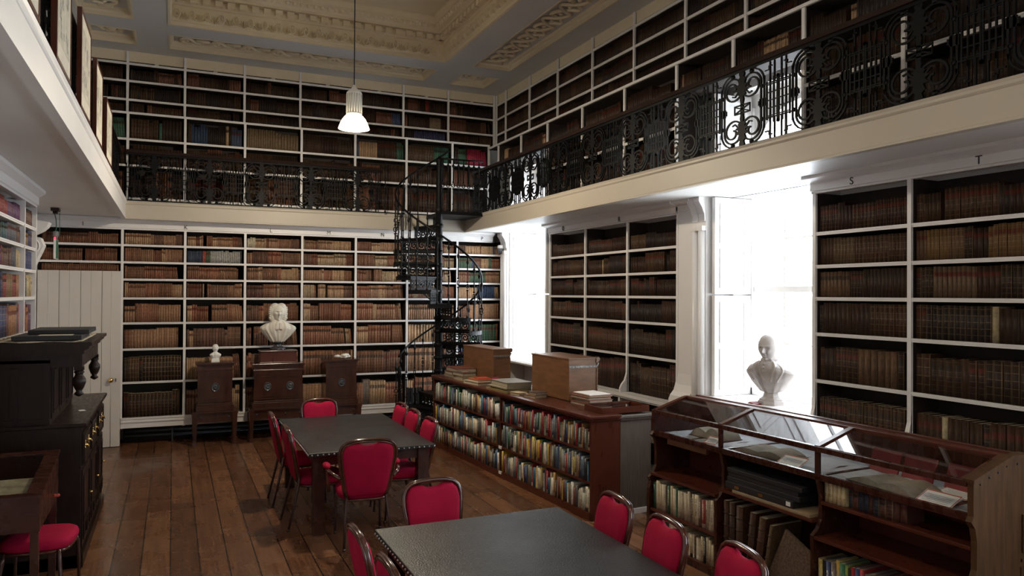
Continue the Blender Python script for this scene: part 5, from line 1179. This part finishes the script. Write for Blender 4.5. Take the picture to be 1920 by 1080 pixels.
o = REST.build('books', [MODERN, PAGES]); tag(o, 'remaining modern books on the far lower shelves of the low bookcase', 'books', None, 'stuff')
# black portfolios on the middle shelf
def slab_at(Mx, w, l, h, label, m0=None, group=None, name='portfolio', cat='portfolio'):
    q = MB(); q.box((0, 0, 0), (w, l, h)); o = q.build(name, m0 or BLACKP, None, bevel=.003); o.matrix_world = Mx; tag(o, label, cat, group); return o
PW = D2 - D1 - .08
slab_at(MD @ Matrix.Translation((-.025, D1 + .04, .7005)), .36, PW - .12, .022, 'worn brown folio under the black portfolios in the middle bay', BROWNP, 'portfolios in the middle bay')
for k, (h, dx, dl, wd) in enumerate(((.05, .0, .14, 'lowest'), (.035, .02, .10, 'second'), (.035, .03, .12, 'third'), (.03, .02, .08, 'fourth'))):
    slab_at(MD @ Matrix.Translation((-.02 + dx, D1 + .05 + dl, .7232 + (0, .0505, .086, .1215)[k])), .34, PW - .05 - dl, h, 'black portfolio in the middle bay of the glazed case, %s of the pile' % wd, None, 'portfolios in the middle bay')
for k, (dy, dz) in enumerate(((.16, .735), (.42, .735), (.66, .735))):
    q = MB(); q.box((-.0016, 0, 0), (0, .045 if k else .04, .022 if k else .03)); o = q.build('spine_label', PAPERW if k == 0 else BRASS, None); o.matrix_world = MD @ Matrix.Translation((-.0205, D1 + .05 + dy, dz)); tag(o, ('small white label' if k == 0 else ('brass label' if k == 1 else 'far brass label')) + ' on the edge of the lowest black portfolio', 'label')
# big worn folios leaning below
DKLEA = mat('dark_raised_band', (.05, .028, .017), .5)
def folio(y, w, h, d, lean, label, col):
    q = MB(); q.book(Matrix.Identity(4), w, h, d, (col[0] * .38, col[1] * .30, col[2] * .26), (.0, .2, .5), top=.006)
    Mx = MD @ Matrix(((0, 1, 0, -.01), (-1, 0, 0, y), (0, 0, 1, .0605), (0, 0, 0, 1))) @ Matrix.Rotation(lean, 4, 'Y')
    o = q.build('folio_volume', [LEATHER, PAGES]); o.matrix_world = Mx; tag(o, label, 'book', 'big worn folios in the middle bay')
    for k in range(1, 6):
        r_ = MB(); r_.tube([(-w / 2, .002, h * k / 6), (0, -w * .27 - .001, h * k / 6), (w / 2, .002, h * k / 6)], .004, 5); r_.build('raised_band', DKLEA, o)
y0 = D2 - .05
for w, h, ln, lb, c in ((.055, .56, 0, 'brown folio volume, first from the far side', (.14, .075, .045)), (.06, .56, 0, 'dark brown folio volume, second from the far side', (.11, .06, .04)), (.07, .55, .02, 'thick torn folio volume with frayed head, third from the far side', (.16, .10, .06)),):
    folio(y0 - w / 2, w, h, .30, ln, lb, c); y0 -= w + .006
y0 -= .005
for w, h, ln, lb, c in ((.06, .54, .10, 'leaning folio volume, fourth from the far side', (.13, .075, .05)), (.065, .53, .13, 'leaning banded folio volume, fifth from the far side', (.18, .10, .06)), (.03, .50, .17, 'thin leaning folio with pale edge beside the banded one', (.30, .24, .15))):
    folio(y0 - w / 2 - .02, w, h, .30, ln, lb, c); y0 -= w + .02
q = MB(); q.box((0, 0, 0), (.02, .30, .40)); o = q.build('marbled_board', mat('marbled_board', (.13, .09, .06), .6, var=.5, vscale=60), None); o.matrix_world = MD @ Matrix.Translation((.02, y0 - .285, .062)) @ Matrix.Rotation(math.radians(24), 4, 'X'); tag(o, 'brown marbled board volume leaning at the near side of the middle bay', 'book')
# vitrine contents
def open_book(x, y, z, w, l, h, rz, label, T0=MD, col=(.10, .06, .04)):
    T = thing('open_book', label, 'book', (0, 0, 0), 0, 'open books in the glazed case'); T.matrix_world = T0 @ Matrix.Translation((x, y, z)) @ Matrix.Rotation(rz, 4, 'Z')
    m = MB(); n = 14; P = []
    for i in range(n + 1):
        t = -1 + 2 * i / n; P.append((t * l, .006 + h * (1 - abs(t) ** 3) * (.55 + .45 * (abs(t) * 2.2 if abs(t) < .45 else 1)) * (1 if t < 0 else .8)))
    m.prism([(a, b) for a, b in P] + [(l, .005), (-l, .005)], 0, w, 'x', sm=True); m.build('page_block', OLDPG, T)
    m = MB(); m.box((-.008, -l - .008, 0), (w + .008, l + .008, .005)); m.build('cover', mat('open_cover', col, .5), T)
open_book(.10, D2 - .30, .992, .26, .24, .05, .12, 'open old book lying in the middle of the glazed case')
open_book(.08, .62, .992, .27, .25, .055, -.1, 'open old book lying in the near bay of the glazed case', col=(.03, .03, .03))
open_book(.22, DL - .42, .992, .22, .19, .10, .05, 'closed thick brown book with open leaves in the far bay of the glazed case', col=(.12, .06, .04))
def card(x, y, rz, w, l, label, z=.994, tilt=.35):
    T = thing('caption_card', label, 'card', (0, 0, 0), 0, 'caption cards in the glazed case'); T.matrix_world = MD @ Matrix.Translation((x, y, z)) @ Matrix.Rotation(rz, 4, 'Z') @ Matrix.Rotation(-tilt, 4, 'Y')
    m = MB(); m.box((0, 0, 0), (w, l, .003)); m.build('card_sheet', PAPERW, T); m = MB(); m.strap([(.006, .006), (w - .006, .006), (w - .006, l - .006), (.006, l - .006)], .010, .003, .0036, 'z', True); m.build('border', REDTRIM, T)
    m = MB()
    for k in range(5): m.box((.022 + k * .016, .03, .0031), (.025 + k * .016, l - .03 - .02 * (k % 2), .0036))
    m.build('text_lines', GREY, T)
card(.05, D2 - .79 + .05, .1, .13, .20, 'red bordered caption card behind the mullion of the middle bay', tilt=.4)
card(.05, .13, .0, .13, .22, 'red bordered caption card at the near end of the glazed case', tilt=.4)
card(.08, D2 + .14, .15, .10, .13, 'small red bordered caption card in the far bay', tilt=.5)
card(.30, .20, -.1, .12, .22, 'red bordered caption card lying behind the near open book', tilt=.15)
for k, (yy, wd) in enumerate(((1.05, 'farthest of three'), (.80, 'middle of three'), (.50, 'nearest of three'))):
    T = thing('book_rest', 'dark red board standing at the back of the near bay, %s' % wd, 'board', (0, 0, 0), 0, 'red boards in the glazed case'); T.matrix_world = MD @ Matrix.Translation((.50, yy - .25, .992)) @ Matrix.Rotation(.35, 4, 'Y')
    m = MB(); m.box((0, 0, 0), (.012, .22, .16)); m.build('board', REDCARD, T); m = MB(); m.box((.012, .08, 0), (.05, .09, .12)); m.build('strut', REDCARD, T)
q = MB(); q.box((0, 0, 0), (.03, .5, .055)); o = q.build('wood_batten', BOXW, None); o.matrix_world = MD @ Matrix.Translation((.05, D2 + .22, .905)); tag(o, 'pale wooden batten fixed under the floor of the glazed case in the far bay', 'batten')
# ---------------------------------------------------------------- court cupboard by the left wall
T = thing('court_cupboard', 'dark carved oak court cupboard with drop finials against the left wall', 'cupboard', (-1.30, 6.92, 0))
CW, CL = .66, 2.0
m = MB(); m.box((0, .02, .0), (CW - .03, CL, 1.12)); m.box((0, 0, 0), (CW - .02, .03, 1.12)); m.box((0, 0, 0), (CW + .0, CL + .01, .10)); m.build('base', DARKW, T)
m = MB(); m.box((0, -.02, 1.12), (CW + .02, CL + .02, 1.15)); m.build('base_top', DARKW, T, bevel=.006)
for y0, y1 in ((.06, .64), (.70, 1.28), (1.36, 1.94)):
    m = MB(); m.box((CW - .035, y0, .80), (CW - .01, y1, 1.06)); m.strap([(y0 + .02, .82), (y1 - .02, .82), (y1 - .02, 1.04), (y0 + .02, 1.04)], .02, CW - .015, CW, 'x', True); d = m.build('drawer', DARKW, T)
    for q_ in (.16, .42): 
        m = MB(); yy = y0 + q_; m.lathe([(.025, 0), (.022, .006), (.008, .01), (.008, .02)], (CW - .01, yy, .94), 10, ax='x')
        for a in range(5): m.ball((CW - .008, yy + .028 * math.cos(a * 1.256), .94 + .03 * math.sin(a * 1.256)), .010, 6, 4, sc=(.4, 1, 1))
        m.tube([(CW + .012, yy - .02, .94), (CW + .018, yy, .915), (CW + .012, yy + .02, .94)], .004, 5); m.build('drawer_pull', BRASS, d, 'pierced brass drop handle')
    m = MB(); m.box((CW - .035, y0, .14), (CW - .012, y1, .76))
    for (a, b, c, e) in ((.05, .48, .34, .70), (.05, .26, .20, .31), (.32, .53, .20, .31)): m.strap([(y0 + a, c - .0), (y0 + b, c), (y0 + b, e), (y0 + a, e)], .018, CW - .014, CW - .002, 'x', True)
    d = m.build('door', DARKW, T); m = MB(); m.lathe([(.008, 0), (.012, .01), (.008, .025), (0, .028)], (CW - .01, y1 - .04, .46), 8, ax='x'); m.build('knob', BRASS, d)
m = MB(); m.box((0, .02, 1.15), (.42, 1.45, 1.66)); m.build('upper_body', DARKW, T)
m = MB(); m.strap([(.02, 1.18), (.40, 1.18), (.40, 1.62), (.02, 1.62)], .05, .008, .022, 'y', True); m.strap([(.18, 1.205), (.18, 1.595)], .05, .008, .021, 'y'); m.build('side_panel', DARKW, T)
for y0, y1 in ((.06, .48), (.52, .95), (.99, 1.41)): m = MB(); m.box((.418, y0, 1.19), (.432, y1, 1.62)); m.strap([(y0 + .05, 1.24), (y1 - .05, 1.24), (y1 - .05, 1.57), (y0 + .05, 1.57)], .02, .43, .44, 'x', True); m.build('door', DARKW, T)
m = MB(); m.box((0, .02, 1.60), (CW - .02, 1.42, 1.70)); m.build('canopy_frieze', DARKW, T)
m = MB(); m.prism([(0, 1.70), (CW - .02, 1.70), (CW, 1.715), (CW - .005, 1.73), (CW + .03, 1.75), (CW + .03, 1.765), (CW + .05, 1.775), (CW + .05, 1.80), (0, 1.80)], -.03, 1.46, 'y'); m.build('canopy_top', DARKW, T, bevel=.004)
for yy in (.07, 1.37):
    m = MB(); m.box((CW - .08, yy - .035, 1.57), (CW - .01, yy + .035, 1.60)); m.lathe([(.028, 0), (.040, -.015), (.028, -.03), (.032, -.045), (.048, -.07), (.050, -.10), (.036, -.14), (.020, -.17), (.034, -.185), (.034, -.195), (.012, -.21), (0, -.215)], (CW - .045, yy, 1.57), 18); m.build('drop_finial', DARKW, T)
q = MB(); q.box((0, 0, 0), (.05, .07, .002)); o = q.build('price_card', PAPERW, None, loc=(-.74, 7.62, 1.151), rz=.3); tag(o, 'tiny white and red card lying on the lower top of the court cupboard', 'card')
T = thing('lace_cloth', 'worn lace edged cloth lying over the top of the court cupboard', 'cloth', (-1.30, 6.92, 1.80))
m = MB(); n = 40; vs = []; 
for i in range(n + 1):
    for j in range(12): x = .02 + .60 * j / 11; y = -.025 + 1.2 * i / n; vs.append((x, y, .006 + .004 * math.sin(i * 1.1 + j) + (.004 * math.sin(3 * j) if j > 9 else 0)))
m.add(vs, [(i * 12 + j, i * 12 + j + 1, (i + 1) * 12 + j + 1, (i + 1) * 12 + j) for i in range(n) for j in range(11)], True)
for i in range(30): m.tube([(.625 + .018 * math.cos(t_), .0 + .04 * i + .016 * math.sin(t_), .008) for t_ in [2 * PI * k / 7 for k in range(7)]], .004, 4, True)
o = m.build('cloth_sheet', mat('lace', (.42, .37, .28), .9, var=.25, vscale=40, bump=.5, bscale=90), T); so = o.modifiers.new('thick', 'SOLIDIFY'); so.thickness = .003
q = slab_at(Matrix.Translation((-1.15, 6.98, 1.8135)), .48, .62, .035, 'lower of two flat black cases on the dark cupboard, a pale paper on it', BLACKP, 'flat black cases on the cupboard', 'flat_case', 'case')
q = slab_at(Matrix.Translation((-1.08, 7.25, 1.849)), .44, .62, .035, 'upper of two flat black cases on the dark cupboard', BLACKP, 'flat black cases on the cupboard', 'flat_case', 'case')
q = slab_at(Matrix.Translation((-.98, 7.03, 1.849)), .24, .12, .003, 'pale paper lying on the lower black case', PAPER, None, 'paper_sheet', 'paper')
# ---------------------------------------------------------------- sloping glazed desk by the left edge
T = thing('glazed_desk', 'small mahogany desk case with sloping glass top at the left picture edge', 'desk', (-1.60, 5.75, 0))
W_ = .82; L2 = .88
m = MB(); z0, z1, zb = .86, .985, .64
m.prism([(0, zb), (0, z0 - .0), (L2, z1), (L2, zb + .02)], W_ - .02, W_, 'x'); m.prism([(0, zb), (0, z0), (L2, z1), (L2, zb)], 0, .02, 'x'); m.box((.02, .002, zb), (W_ - .02, .02, z0 - .002)); m.box((.02, L2 - .02, zb + .002), (W_ - .02, L2 - .002, z1 - .003)); m.box((.02, .02, zb), (W_ - .02, L2 - .02, zb + .02)); m.build('case_body', MAHOGD, T)
m = MB()
def slope(y): return z0 + (z1 - z0) * y / L2
for (xa, xb, ya, yb) in ((-.01, .06, -.01, L2 + .01), (W_ - .08, W_ + .01, -.01, L2 + .01), (.06, W_ - .08, -.01, .05), (.06, W_ - .08, L2 - .06, L2 + .01)):
    m.add([(xa, ya, slope(ya)), (xb, ya, slope(ya)), (xb, yb, slope(yb)), (xa, yb, slope(yb)), (xa, ya, slope(ya) + .018), (xb, ya, slope(ya) + .018), (xb, yb, slope(yb) + .018), (xa, yb, slope(yb) + .018)], [(0, 3, 2, 1), (4, 5, 6, 7), (0, 1, 5, 4), (1, 2, 6, 5), (2, 3, 7, 6), (3, 0, 4, 7)])
m.build('lid_frame', MAHOGD, T)
m = MB(); m.add([(.06, .05, slope(.05) + .012), (W_ - .08, .05, slope(.05) + .012), (W_ - .08, L2 - .06, slope(L2 - .06) + .012), (.06, L2 - .06, slope(L2 - .06) + .012)], [(0, 1, 2, 3)]); m.build('lid_glass', CGLASS, T, fixn=False)
for x in (W_ - .03, .03):
    for y in (.03, L2 - .04): m = MB(); m.box((x - .024, y - .024, 0), (x + .024, y + .024, zb + .01)); m.build('leg', MAHOGD, T, bevel=.003)
m = MB()
for a in range(3): m.ball((W_ - .27 + .028 * math.cos(a * 2.094 + PI / 2), -.002, .77 + .028 * math.sin(a * 2.094 + PI / 2)), .026, 10, 6, sc=(1, .12, 1))
m.build('escutcheon', BRASS, T, 'pierced brass trefoil')
m = MB(); m.lathe([(.010, 0), (.014, .01), (.008, .02), (.014, .035), (0, .045)], (W_, .62, .72), 10, ax='x'); m.build('knob', REDTRIM, T)
q = MB(); q.add([(.07, .06, slope(.06) - .03), (W_ - .10, .06, slope(.06) - .03), (W_ - .10, .46, slope(.46) - .03), (.07, .46, slope(.46) - .03)], [(0, 1, 2, 3)]); o = q.build('old_map', PARCH, None, loc=(-1.60, 5.75, 0)); tag(o, 'yellowed old map lying under the glass of the small desk', 'map'); so = o.modifiers.new('thick', 'SOLIDIFY'); so.thickness = .002
q = MB(); q.ball((W_ - .24, .12, slope(.12) - .028), .06, 16, 5, sc=(1.1, .5, .1)); o = q.build('oval_seal', DKSTONE, None, loc=(-1.60, 5.75, 0)); tag(o, 'dark oval seal printed card on the old map', 'card')

# letters become plain meshes
bpy.context.view_layer.update(); dg = bpy.context.evaluated_depsgraph_get()
for o in [x for x in bpy.data.objects if x.type == 'FONT']:
    me = bpy.data.meshes.new_from_object(o.evaluated_get(dg)); n_ = bpy.data.objects.new('letter_mark', me); C.objects.link(n_); n_.parent = o.parent; n_.location = o.location; n_.rotation_euler = o.rotation_euler
    bpy.data.objects.remove(o)
